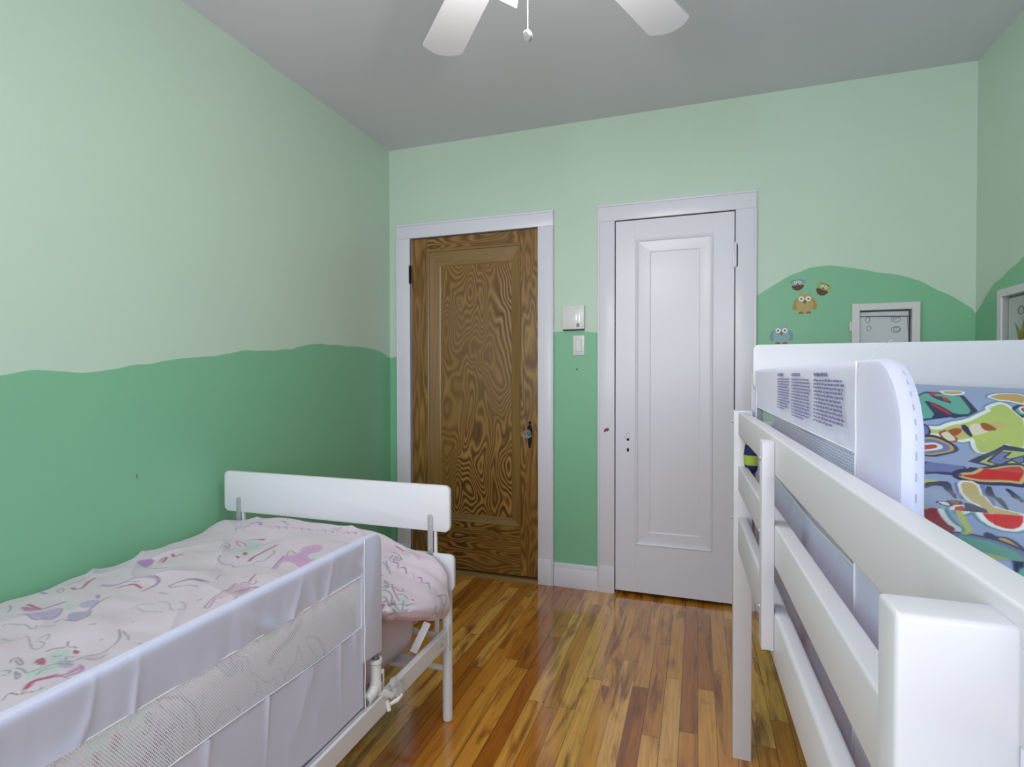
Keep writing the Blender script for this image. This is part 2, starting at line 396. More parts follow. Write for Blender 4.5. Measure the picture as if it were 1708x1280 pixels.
# black boxes added behind the doors so their gaps look dark
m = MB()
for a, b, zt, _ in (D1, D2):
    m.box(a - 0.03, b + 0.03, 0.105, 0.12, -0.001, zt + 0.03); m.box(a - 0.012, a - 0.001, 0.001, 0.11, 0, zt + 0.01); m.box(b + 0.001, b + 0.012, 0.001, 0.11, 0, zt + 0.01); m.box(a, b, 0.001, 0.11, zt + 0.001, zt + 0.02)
m.build('door_gap_backing', M['dark'], kind='structure')

# casings and baseboards
def casing(name, a, b, zt, wl, wr, wt):
    """three-sided moulded casing around an opening a..b, top zt"""
    m = MB()
    def strip(x0, x1, z0, z1, vertical, inner):
        m.box(x0, x1, -0.020, 0.0, z0, z1, 0.003)
        t = 0.012
        if vertical:                       # raised outer bead
            o0, o1 = (x0, x0 + t) if inner > x0 else (x1 - t, x1); m.box(o0, o1, -0.026, -0.018, z0, z1, 0.003)
            i0, i1 = (x1 - 0.016, x1) if inner > x0 else (x0, x0 + 0.016); m.box(i0, i1, -0.013, 0.03, z0, z1, 0.002)
    strip(a - wl, a, 0, zt + 0.0, True, a); strip(b, b + wr, 0, zt + 0.0, True, b - 1)
    m.box(a - wl, b + wr, -0.020, 0.0, zt, zt + wt, 0.003); m.box(a - wl, b + wr, -0.026, -0.018, zt + wt - 0.012, zt + wt, 0.003)
    m.box(a, b, -0.013, 0.03, zt - 0.0, zt + 0.012, 0.002)
    # plinth blocks
    m.box(a - wl - 0.001, a + 0.0, -0.023, 0, 0, 0.15, 0.002); m.box(b, b + wr + 0.001, -0.023, 0, 0, 0.15, 0.002)
    return m.build(name, M['trim'], kind='structure', smooth=True)
casing('trim_1', D1[0], D1[1], D1[2], 0.092, 0.092, 0.088)
casing('trim_2', D2[0], D2[1], D2[2], 0.093, 0.100, 0.090)
def baseboard(name, x0, x1, y0, y1):
    m = MB()
    if abs(x1 - x0) > abs(y1 - y0):
        m.box(x0, x1, -0.018, 0, 0, 0.108, 0.002); m.box(x0, x1, -0.013, 0, 0.106, 0.137, 0.004)
    else:
        s = 1 if x0 < 1 else -1
        m.box(min(x0, x0 + s * 0.018), max(x0, x0 + s * 0.018), y0, y1, 0, 0.108, 0.002); m.box(min(x0, x0 + s * 0.013), max(x0, x0 + s * 0.013), y0, y1, 0.106, 0.137, 0.004)
    return m.build(name, M['trim'], kind='structure', smooth=True)
baseboard('baseboard_far', 1.077, 1.327, -0.018, 0)
baseboard('baseboard_far_right', 2.138, WX, -0.018, 0)
baseboard('baseboard_left', 0, 0, YB, -0.02)
baseboard('baseboard_right', WX, WX, YB, -0.02)
# worn threshold strip under the wooden door
MB().hexa([(0.155, -0.030, 0), (0.981, -0.030, 0), (0.981, 0.03, 0), (0.155, 0.03, 0), (0.157, -0.018, 0.019), (0.979, -0.018, 0.019), (0.979, 0.03, 0.019), (0.157, 0.03, 0.019)], 0.002).build('trim_3', M['w_mouldh'], kind='structure')

# door_1: varnished fir door
d1 = empty('door_1', (0.157, 0.0, 0.0), kind='structure', label='closed brown varnished fir door with one tall panel and a glass knob')
dy = 0.002
def dbox(nm, x0, x1, z0, z1, mat, y0=dy, y1=dy + 0.038, bev=0.0015, lab=None):
    return MB().box(x0, x1, y0, y1, z0, z1, bev).build(nm, mat, d1, label=lab)
dbox('stile', 0.157, 0.264, 0.028, 2.058, M['w_stile']); dbox('stile', 0.872, 0.979, 0.028, 2.058, M['w_stile2'])
dbox('rail', 0.2645, 0.8715, 1.988, 2.058, M['w_rail']); dbox('rail', 0.2645, 0.8715, 0.026, 0.318, M['w_rail'])
dbox('panel', 0.352, 0.812, 0.362, 1.880, M['w_panel'], dy + 0.013, dy + 0.03)
def moulding(parent, x0, x1, z0, z1, ix0, ix1, iz0, iz1, yo, yi, mv, mh, nm='panel_moulding'):
    q = dict(l=((x0, z0), (x0, z1), (ix0, iz1), (ix0, iz0)), r=((x1, z1), (x1, z0), (ix1, iz0), (ix1, iz1)), t=((x0, z1), (x1, z1), (ix1, iz1), (ix0, iz1)), b=((x1, z0), (x0, z0), (ix0, iz0), (ix1, iz0)))
    for k, p in q.items():
        b = bmesh.new()
        o0, o1, i1, i0 = [Vector((a, 0, c)) for a, c in p]
        prof = [(0.0, yo - 0.002), (0.06, yo - 0.004), (0.14, yo - 0.002), (0.17, yo + 0.003), (0.30, yo + 0.005), (0.85, yi - 0.006), (0.93, yi - 0.004), (1.0, yi + 0.001)]
        rows = []
        for f, y in prof:
            A = o0.lerp(i0, f); B = o1.lerp(i1, f); rows.append((b.verts.new((A.x, y, A.z)), b.verts.new((B.x, y, B.z))))
        for r0, r1 in zip(rows, rows[1:]): b.faces.new((r0[0], r0[1], r1[1], r1[0]))
        bmesh.ops.recalc_face_normals(b, faces=b.faces[:])
        if sum(f.normal.y for f in b.faces) > 0: bmesh.ops.reverse_faces(b, faces=b.faces[:])
        mm = MB(); mm.merge(b); mm.build(nm, mv if k in 'lr' else mh, parent, smooth=True)
moulding(d1, 0.264, 0.872, 0.318, 1.988, 0.354, 0.810, 0.364, 1.878, dy, dy + 0.014, M['w_mould'], M['w_mouldh'])
def hinge(parent, x, z0, z1, mat, y=-0.017, r=0.0065):
    m = MB(); m.tube([(x, y, z0), (x, y, z1)], r, 12)
    m.lathe([(0, 0), (r * 0.7, 0.002), (r, 0.006), (r * 0.6, 0.008), (r * .6, .011)], (x, y, z1 - 0.001)); m.lathe([(0, 0), (r * 0.7, 0.002), (r, 0.006), (0, 0.008)], (x, y, z0 + 0.001), (0, 0, -1))
    m.box(x - 0.012, x + 0.012, y + 0.002, y + 0.0045, z0, z1, 0.0006)
    for k in range(1, 5): zz = z0 + (z1 - z0) * k / 5; m.tube([(x, y, zz - 0.0008), (x, y, zz + 0.0008)], r * 1.12, 12)
    return m.build('hinge', mat, parent, smooth=True)
hinge(d1, 0.149, 1.785, 1.893, M['black'], -0.014); hinge(d1, 0.149, 0.25, 0.36, M['black'], -0.014)
# escutcheon and glass knob
kx, kz = 0.921, 0.872
out = []
for s in (1, -1):
    prof = [(0.0, 0.075), (0.006, 0.073), (0.0085, 0.066), (0.007, 0.060), (0.0045, 0.055), (0.011, 0.045), (0.0145, 0.030), (0.0145, 0.010), (0.013, -0.004), (0.008, -0.012), (0.0115, -0.025), (0.0120, -0.040), (0.0095, -0.062), (0.006, -0.074), (0.0065, -0.080), (0.0, -0.084)]
    pr = prof if s > 0 else prof[::-1][1:-1]
    out += [(kx + 0.008 + s * a, dy, kz - 0.004 + c) for a, c in pr]
esc = MB().poly(out, (0, -1, 0), 0.004, 0.0).build('escutcheon', M['black'], d1, label='black shaped door plate')
kn = MB().tube([(kx + 0.008, -0.001, kz), (kx + 0.006, -0.028, kz)], 0.008, 16).lathe([(0.010, 0), (0.014, 0.004), (0.011, 0.008)], (kx + 0.008, dy - 0.003, kz), (0, -1, 0)).build('knob_shank', M['black'], d1, smooth=True)
MB().lathe([(0, 0), (0.012, 0.0), (0.016, 0.006), (0.0245, 0.012), (0.027, 0.020), (0.0255, 0.028), (0.017, 0.036), (0.009, 0.038), (0, 0.038)], (kx + 0.006, -0.024, kz), (0, -1, 0), seg=12).build('knob', M['glass'], d1, label='faceted clear glass knob')

# door_2: white painted closet door
d2 = empty('door_2', (1.425, 0.0, 0.0), kind='structure', label='closed white painted closet door with one tall panel and no knob')
m = MB(); A0, A1, B0, B1 = 1.426, 2.032, 0.021, 2.051
m.box(A0, 1.533, -0.010, 0.028, B0, B1, 0.0015); m.box(1.929, A1, -0.010, 0.028, B0, B1, 0.0015)
m.box(1.532, 1.930, -0.0098, 0.028, 1.946, B1, 0.0015); m.box(1.532, 1.930, -0.0098, 0.028, B0, 0.282, 0.0015)
m.build('door_frame', M['trim'], d2)
MB().box(1.610, 1.865, -0.0040, 0.02, 0.355, 1.875, 0.001).build('panel', M['trim'], d2)
moulding(d2, 1.533, 1.929, 0.282, 1.946, 1.618, 1.858, 0.362, 1.868, -0.010, -0.0025, M['trim'], M['trim'])
hinge(d2, 2.036, 1.765, 1.880, M['trim'], -0.022); hinge(d2, 2.036, 0.22, 0.33, M['trim'], -0.022)
# painted-over plate and its two open holes
def ring(cx, cz, rx, rz, n=14): return [(cx + rx * math.cos(2 * math.pi * i / n), -0.0112, cz + rz * math.sin(2 * math.pi * i / n)) for i in range(n)]
pl = MB(); pr = [(0.0, 0.048), (0.008, 0.046), (0.010, 0.039), (0.007, 0.032), (0.012, 0.024), (0.0165, 0.014), (0.0165, -0.01), (0.012, -0.03), (0.011, -0.045), (0.007, -0.062), (0, -0.068)]
pl.poly([(1.494 + a, -0.0098, 0.848 + c) for a, c in pr] + [(1.494 - a, -0.0098, 0.848 + c) for a, c in pr[::-1][1:-1]], (0, -1, 0), 0.0012)
pl.build('escutcheon', M['trim'], d2)
for cz, rx, rz in ((0.857, 0.0075, 0.0075), (0.800, 0.0065, 0.011)):
    MB().poly(ring(1.494, cz, rx, rz), (0, -1, 0), 0.0005).build('keyhole', M['dark'], d2, label='open black hole left by the missing knob')
mk = MB()
for pts in ([(-0.012, 0.016), (-0.009, 0.026), (-0.002, 0.031), (0.004, 0.031), (0.010, 0.025)], [(-0.015, -0.002), (-0.015, 0.008), (-0.006, 0.010), (-0.007, 0.017)], [(0.006, 0.014), (0.007, 0.008), (0.014, 0.005)]):
    mk.tube([(1.494 + a, -0.0112, 0.862 + c) for a, c in pts], 0.0012, 6)
mk.build('worn_edge', M['plasticg'], d2)
# bare wood chip on the casing between the doors
tag(MB().poly([(1.362, -0.0205, 0.897), (1.368, -0.0205, 0.912), (1.378, -0.0205, 0.917), (1.392, -0.0205, 0.917), (1.3915, -0.0205, 0.907), (1.386, -0.0205, 0.899), (1.376, -0.0205, 0.900), (1.368, -0.0205, 0.893)], (0, -1, 0), 0.0008).build('paint_chip', M['chip']),
    'small brown chip of bare wood on white casing left of the closet door', 'paint chip')

# thermostat and switch
th = empty('thermostat', (1.192, 0, 1.46), 'white square thermostat with a slider mounted above the light switch', 'thermostat')
MB().box(1.1295, 1.2545, -0.030, 0, 1.468, 1.600, 0.004).build('case', M['plastic'], th, smooth=True)
MB().box(1.132, 1.252, -0.012, 0.0, 1.462, 1.4685, 0.001).build('case_shadow', M['ink'], th)  # dark strip standing in for the shadow under the case
MB().box(1.206, 1.216, -0.034, -0.029, 1.512, 1.552, 0.002).box(1.224, 1.233, -0.0335, -0.029, 1.506, 1.556, 0.002).build('slider', M['rivet'], th, label='bright slider window')
MB().box(1.212, 1.228, -0.0308, -0.0295, 1.492, 1.4985).box(1.212, 1.228, -0.0308, -0.0295, 1.481, 1.4885).build('display', M['ink'], th, label='small dark printed marks')
MB().box(1.207, 1.222, -0.0306, -0.0295, 1.585, 1.588).build('lettering', M['plasticg'], th)
sw = empty('light_switch', (1.218, 0, 1.32), 'white rocker light switch below the thermostat', 'light switch')
MB().box(1.186, 1.252, -0.006, 0, 1.322, 1.434, 0.002).build('cover_plate', M['plastic'], sw, smooth=True)
MB().box(1.202, 1.236, -0.0070, -0.004, 1.342, 1.413, 0.001).build('rocker_surround', M['plasticg'], sw)
MB().hexa([(1.2035, -0.008, 1.3435), (1.2345, -0.008, 1.3435), (1.2345, -0.004, 1.3435), (1.2035, -0.004, 1.3435), (1.2035, -0.011, 1.4115), (1.2345, -0.011, 1.4115), (1.2345, -0.004, 1.4115), (1.2035, -0.004, 1.4115)], 0.0008).build('rocker', M['plastic'], sw)
tag(MB().lathe([(0, 0), (0.0045, 0), (0.0045, 0.0008), (0, 0.0008)], (1.208, 0, 1.243), (0, -1, 0), 12).build('nail_hole', M['dark']), 'tiny dark nail hole in green wall below the light switch', 'hole')
tag(MB().box(0, 0.001, -1.665, -1.661, 0.850, 0.866).build('scuff_mark', M['pencil']), 'short dark scuff on the green left wall above the bed', 'mark')

# ------------------------------------------------------------------ owl stickers (thin vinyl decals on the wall)
def disc(m, cx, cz, rx, rz, y0, th_, rot=0, n=20, a0=0, a1=360, mi=0):
    pts = []
    full = a1 - a0 >= 360
    for i in range(n + (0 if full else 1)):
        a = R_(a0 + (a1 - a0) * i / n); x, z = rx * math.cos(a), rz * math.sin(a); c, s = math.cos(R_(rot)), math.sin(R_(rot))
        pts.append((cx + x * c - z * s, y0, cz + x * s + z * c))
    m.poly(pts, (0, -1, 0), th_, 0, mi)
def owl(cx, cz, w, h, body, wing, label, nest=False, tilt=0, feet=True):
    o = empty('owl_sticker', (cx, 0, cz - h / 2), label, 'wall sticker', 'owl stickers on the green hill')
    c, s = math.cos(R_(tilt)), math.sin(R_(tilt))
    T = lambda x, z: (cx + x * c - z * s, cz + x * s + z * c)
    e = 0.0006
    if nest:
        m = MB()
        for sx in (-1, 1):
            q = [T(sx * a, b) for a, b in ((w * .30, h * .02), (w * .52, h * .20), (w * .42, h * .34), (w * .2, h * .30))]; m = MB(); m.poly([(a, 0, b) for a, b in q], (0, -1, 0), e); m.build('wing', wing, o)
        m = MB(); x, z = T(0, h * .05); disc(m, x, z, w * .36, h * .38, -e, e, tilt)
        for sx in (-1, 1): q = [T(a, b) for a, b in ((sx * w * .08, h * .40), (sx * w * .32, h * .50), (sx * w * .30, h * .25))]; m.poly([(a, -e, b) for a, b in q], (0, -1, 0), e)
        m.build('body', body, o)
        m = MB(); x, z = T(0, -h * .06); disc(m, x, z, w * .38, h * .44, -2 * e, e, tilt, a0=180, a1=360); m.build('nest', M['owlbrown'], o)
        ez, ex, er = h * .17, w * .12, w * .095
    else:
        m = MB()
        for sx in (-1, 1): x, z = T(sx * w * .37, -h * .07); m = MB(); disc(m, x, z, w * .13, h * .26, 0, e, tilt + sx * 14); m.build('wing', wing, o)
        m = MB(); x, z = T(0, -h * .07); disc(m, x, z, w * .36, h * .36, -e, e, tilt)
        q = [T(a, b) for a, b in ((-w * .26, h * .15), (-w * .20, h * .47), (-w * .10, h * .36), (w * .10, h * .36), (w * .22, h * .47), (w * .26, h * .15))]
        m.poly([(a, -e, b) for a, b in q], (0, -1, 0), e * 1.1); m.build('body', body, o)
        if feet:
            m = MB()
            for sx in (-1, 1): x, z = T(sx * w * .16, -h * .46); m = MB(); disc(m, x, z, w * .12, h * .09, -2 * e, e, 0, a0=0, a1=180); m.build('foot', M['owlfoot'], o)
        ez, ex, er = h * .16, w * .145, w * .115
    for sx in (-1, 1):
        x, z = T(sx * ex, ez); m = MB(); disc(m, x, z, er, er, -2 * e, e); ey = m.build('eye', M['owlwhite'], o)
        m = MB(); disc(m, x + sx * 0.0005, z, er * .38, er * .38, -3 * e, e); m.build('pupil', M['owlpupil'], ey)
    m = MB(); q = [T(a, b) for a, b in ((-w * .08, ez - h * .10), (0, ez - h * .05), (w * .08, ez - h * .10), (0, ez - h * .24))]
    m.poly([(a, -3 * e, b) for a, b in q], (0, -1, 0), e); m.build('beak', M['owlbeak'], o)
owl(2.325, 1.660, 0.072, 0.060, M['owlblue'], M['owlslate'], 'small blue owl sticker peeking from a brown half nest, left of the tan one', True, 3)
owl(2.437, 1.632, 0.072, 0.066, M['owlolive'], M['owlolive'], 'small olive owl sticker tilted in a brown half nest, topmost right', True, -24)
owl(2.357, 1.568, 0.105, 0.118, M['owltan'], M['owlgold'], 'large tan owl sticker with brown feet below two nest owls')
owl(2.253, 1.415, 0.105, 0.108, M['owlblue'], M['owlslate'], 'large pale blue owl sticker just above the white bed head board')

# ------------------------------------------------------------------ picture frames
def picture(name, label, frame_fn, w, h, depth, border, sketch):
    """frame_fn(u, v, d): u along the wall, v height, d out from the wall"""
    def bx(m, u0, u1, v0, v1, d0, d1, bev=0.0):
        c = [frame_fn(*p) for p in ((u0, v0, d0), (u1, v0, d0), (u1, v0, d1), (u0, v0, d1), (u0, v1, d0), (u1, v1, d0), (u1, v1, d1), (u0, v1, d1))]
        m.hexa(c, bev)
    o = empty(name, frame_fn(w / 2, 0, 0), label, 'picture frame', 'white box frames hung on the green walls')
    m = MB(); b = border
    bx(m, 0, b, 0, h, 0, depth, .001); bx(m, w - b, w, 0, h, 0, depth, .001); bx(m, b, w - b, h - b, h, 0, depth, .001); bx(m, b, w - b, 0, b, 0, depth, .001)
    m.build('frame', M['frame'], o)
    m = MB(); bx(m, b * .9, w - b * .9, b * .9, h - b * .9, 0.002, 0.006); m.build('backing', M['ink'], o, label='black backing board')
    m = MB(); bx(m, b + .006, w - b - .008, b + .004, h - b - .008, 0.0065, 0.0075); pp = m.build('drawing', M['paper'], o, label='grey paper with pencil doodles')
    for loop in sketch: MB().tube([frame_fn(u, v, 0.009) for u, v in loop], 0.0011, 6).build('pencil_line', M['pencil'], pp)
    m = MB(); bx(m, b, w - b, b, h - b, depth - .008, depth - .0065); m.build('glass', M['pane'], o)
    return o
def loop(cu, cv, ru, rv, n=14, a1=360): return [(cu + ru * math.cos(R_(a1 * i / n)), cv + rv * math.sin(R_(a1 * i / n))) for i in range(n + 1)]
sk = [loop(.185, .285, .019, .014), loop(.185, .287, .011, .007, a1=250), loop(.185, .236, .019, .014), loop(.189, .238, .013, .010), [(.10, .325), (.118, .327), (.135, .325), (.158, .326)], loop(.07, .285, .008, .015), loop(.075, .245, .009, .012), [(.232, .30), (.232, .26), (.236, .22)]]
p1 = picture('picture_frame', 'white box frame with pencil doodles hung on the end wall above the bed', lambda u, v, d: (2.556 + u, -d, 1.187 + v), 0.276, 0.362, 0.030, 0.032, sk)
MB().tube([(2.590, -0.012, 1.489), (2.70, -0.012, 1.487), (2.801, -0.012, 1.484)], 0.0022, 6).build('hanging_wire', M['ink'], p1)
MB().box(2.549, 2.556, -0.02, -0.004, 1.42, 1.465, 0.001).build('side_clip', M['frame'], p1)
sk2 = [loop(.13, .27, .02, .016), [(.06, .33), (.10, .332), (.2, .33)], loop(.19, .22, .03, .05)]
p2 = picture('picture_frame', 'white box frame with a yellow shape hung on the right wall', lambda u, v, d: (WX - d, -0.262 - u, 1.190 + v), 0.276, 0.366, 0.032, 0.032, sk2)
MB().poly([(WX - .0095, -0.262 - u, 1.190 + v) for u, v in ((.085, .225), (.10, .20), (.122, .14), (.14, .14), (.165, .20), (.185, .245), (.155, .24), (.14, .205), (.13, .185), (.11, .205))], (-1, 0, 0), .0006).build('yellow_shape', M['yellow'], p2, label='yellow painted shape')

# ------------------------------------------------------------------ ceiling fan
hx, hy = HUB; BZ = 2.30
fan = empty('ceiling_fan', (hx, hy, H), 'white ceiling fan with lit glass shades and a beaded pull chain', 'ceiling fan')
MB().lathe([(0, 0), (0.07, 0), (0.066, -0.03), (0.035, -0.06), (0.015, -0.065), (0.015, -0.10), (0, -.10)], (hx, hy, H)).build('canopy', M['lacq'], fan, smooth=True)
MB().tube([(hx, hy, H - 0.09), (hx, hy, BZ + 0.10)], 0.013, 16).build('downrod', M['lacq'], fan, smooth=True)
MB().lathe([(0, 0.115), (0.05, 0.11), (0.095, 0.09), (0.115, 0.05), (0.115, 0.0), (0.10, -0.03), (0.07, -0.045), (0.055, -0.08), (0, -0.085)], (hx, hy, BZ), seg=32).build('motor_housing', M['lacq'], fan, smooth=True)
def blade(ang, pitch_=0.0):
    d = Vector((math.cos(R_(ang)), math.sin(R_(ang)), 0)); s = Vector((-d.y, d.x, 0))
    o0 = Vector((hx, hy, BZ))
    outl = []
    hw0, hw1, r0, r1 = 0.052, 0.068, 0.17, 0.715
    pts = [(r0, -hw0), (r0 - .012, 0), (r0, hw0), (r1 - .038, hw1), (r1 - .029, hw1 * .95), (r1 - .012, hw1 * .62), (r1 - .003, hw1 * .30), (r1, 0), (r1 - .003, -hw1 * .30), (r1 - .012, -hw1 * .62), (r1 - .029, -hw1 * .95), (r1 - .038, -hw1)]
    outl = [o0 + d * a + s * b + Vector((0, 0, b * math.tan(R_(pitch_)))) for a, b in pts]
    bl = MB().poly(outl, (0, 0, 1), 0.006, 0.0015).build('blade', M['lacq'], fan)
    br = MB(); br.poly([o0 + d * a + s * b + Vector((0, 0, -0.003)) for a, b in ((.09, -.012), (.16, -.016), (.21, -.035), (.235, -.03), (.225, 0), (.235, .03), (.21, .035), (.16, .016), (.09, .012))], (0, 0, -1), 0.004, 0.001)
    br.build('blade_bracket', M['lacq'], bl)
for a in (66.85, 131.9, 131.9 + 73.7, 131.9 + 147.4, 131.9 + 221.1): blade(a)
MB().lathe([(0, 0), (0.05, 0), (0.055, -0.015), (0.05, -0.04), (0.03, -0.055), (0, -0.058)], (hx, hy, BZ - 0.083)).build('light_fitter', M['lacq'], fan, smooth=True)
def shade(ang):
    d = Vector((math.cos(R_(ang)), math.sin(R_(ang)), 0)); ax = (d * 0.64 + Vector((0, 0, -0.768))).normalized()
    o0 = Vector((hx, hy, 2.200)) + d * 0.035
    MB().tube([o0 - ax * 0.01, o0 + ax * 0.03], 0.012, 12).build('lamp_arm', M['lacq'], fan, smooth=True)
    sh = MB().lathe([(0.016, 0.02), (0.030, 0.028), (0.036, 0.045), (0.040, 0.085), (0.048, 0.125), (0.0465, 0.125), (0.0385, 0.085), (0.034, 0.047), (0.014, 0.030)], o0, ax, 28).build('lamp_shade', M['glow'], fan, smooth=True)
    MB().lathe([(0, 0.09), (0.012, 0.088), (0.019, 0.075), (0.018, 0.06), (0.010, 0.045), (0.010, 0.03)], o0, ax, 16).build('bulb', M['glow'], sh, smooth=True)
    lamp_light(o0 + ax * 0.165)
for a in (145, 265, 25): shade(a)
# beaded pull chain with its fob
zt, zb = BZ - 0.135, 1.975
ch = MB(); n = int((zt - zb) / 0.0048)
for i in range(n): ch.lathe([(0, 0.0017), (0.0010, 0.0012), (0.0014, 0), (0.0010, -0.0012), (0, -0.0017)], (hx, hy, zb + 0.0048 * i), seg=6)
ch.tube([(hx, hy, zb), (hx, hy, zt)], 0.0006, 5)
pc = ch.build('pull_chain', M['metalw'], fan, smooth='all')
MB().lathe([(0, 0.0045), (0.0105, 0.004), (0.012, 0.0025), (0.012, -0.003), (0.010, -0.0055), (0, -0.006)], (hx, hy, 1.960), (-0.62, -0.55, -0.56), 20).build('fob', M['steel'], pc, smooth=True, label='small silver disc fob')

# ------------------------------------------------------------------ printed bedding: surfaces and print rasteriser
#SURF-BEGIN
def resample(pts, n):
    p = np.array(pts, float)
    for _ in range(2):                                  # corner cutting keeps the section soft
        q = np.empty((2 * len(p) - 2, 2)); q[0::2] = p[:-1] * .75 + p[1:] * .25; q[1::2] = p[:-1] * .25 + p[1:] * .75
        p = np.vstack([p[:1], q, p[-1:]])
    d = np.r_[0, np.cumsum(np.hypot(*np.diff(p, axis=0).T))]
    s = np.linspace(0, d[-1], n)
    return np.stack([np.interp(s, d, p[:, 0]), np.interp(s, d, p[:, 1])], -1)
DUV_S = 1.36            # nominal width of the duvet print
def duvet_surface(ny=600, nt=430):
    ys = np.linspace(-3.15, -1.356, ny); ts = np.linspace(0, DUV_S, nt)
    A = resample([(.014, .50), (.018, .55), (.06, .586), (.2, .622), (.6, .645), (.86, .64), (.955, .62), (.998, .56), (1.003, .47), (1.0, .40)], nt)
    P = np.zeros((ny, nt, 3))
    for i, y in enumerate(ys):
        hem = .400 + max(0, -1.40 - y) * .38 + .03 * float(sst(-1.39, -1.355, y))
        k = float(sst(-1.84, -1.72, y)); xm = 1.005 + (1.070 - 1.005) * float(sst(-1.79, -1.50, y)) - .035 * float(sst(-1.42, -1.355, y)) ** 2
        zc = .654 - .012 * float(sst(-1.5, -2.0, y))
        zw = .05 * float(sst(-1.38, -1.58, y))
        B = resample([(.022, .50), (.03, .60 - zw), (.10, zc - .008 - zw * .75), (.17, zc - zw * .4), (.5, zc), (.72, zc - .006), (.80, zc - .018), (.93 + (xm - 1.09) * .8, .60), (xm - .045, .54), (xm, .46 + (hem - .39) * .6), (xm + .004, hem + .03), (xm - .012, hem), (xm - .055, hem - .004), (xm - .11, hem + .015)], nt)
        c = A * (1 - k) + B * k
        P[i, :, 0] = c[:, 0]; P[i, :, 1] = y; P[i, :, 2] = c[:, 1]
    Y, T = np.meshgrid(ys, ts, indexing='ij')
    du = P[:, 2:] - P[:, :-2]; nx = np.zeros((ny, nt)); nz = np.ones((ny, nt)); nx[:, 1:-1] = -du[..., 2]; nz[:, 1:-1] = du[..., 0]
    L = np.hypot(nx, nz) + 1e-9; nx /= L; nz /= L
    inner = sst(0.0, .10, T) * (1 - .9 * sst(.98, 1.06, T) * (1 - sst(-1.80, -1.74, Y)))
    h = .024 * (vnoise(Y * 5 + 3, T * 4, 1) - .5) + .013 * (vnoise(Y * 11, T * 9, 2) - .5) + .004 * (vnoise(Y * 30, T * 14, 4) - .5)
    r = 1 - np.abs(2 * vnoise(Y * 6 + T * 5, T * 3 - Y * 1.5, 5) - 1); h += .011 * r ** 5
    bul = sst(.86, 1.0, T) * sst(-1.78, -1.68, Y)
    fold = 1 - np.abs(2 * vnoise(Y * 19 - T * 8 + 2, (Y + T) * 2.0, 9) - 1)
    h = h * (1 - .6 * bul) + bul * (.058 * fold ** 1.7 - .016) * (1 - .85 * sst(1.12, 1.24, T))
    h *= inner
    P[..., 0] += nx * h; P[..., 2] += nz * h
    P[..., 0] = np.maximum(P[..., 0], .006)
    P[..., 2] -= .035 * sst(-1.368, -1.352, Y) * sst(.0, .05, T)
    return P, Y, T
def quilt_surface(nx_=560, ny=1080):
    xs = np.linspace(2.074, 3.03, nx_); ys = np.linspace(-2.98, -1.175, ny)
    Y, X = np.meshgrid(ys, xs, indexing='ij')
    Z = 1.005 + .165 * sst(-1.78, -1.30, Y)
    Z += .030 * (vnoise(Y * 5, X * 3 + 1, 3) - .5) + .014 * (vnoise(Y * 12, X * 5, 6) - .5)
    r = 1 - np.abs(2 * vnoise(Y * 4.5 + X * 1.1, X * 1.2, 7) - 1); Z += .022 * r ** 5
    Z -= .16 * (1 - sst(2.068, 2.12, X)) + .10 * sst(2.97, 3.03, X) + .30 * sst(-1.205, -1.175, Y)
    return np.stack([X, Y, Z], -1), Y, X
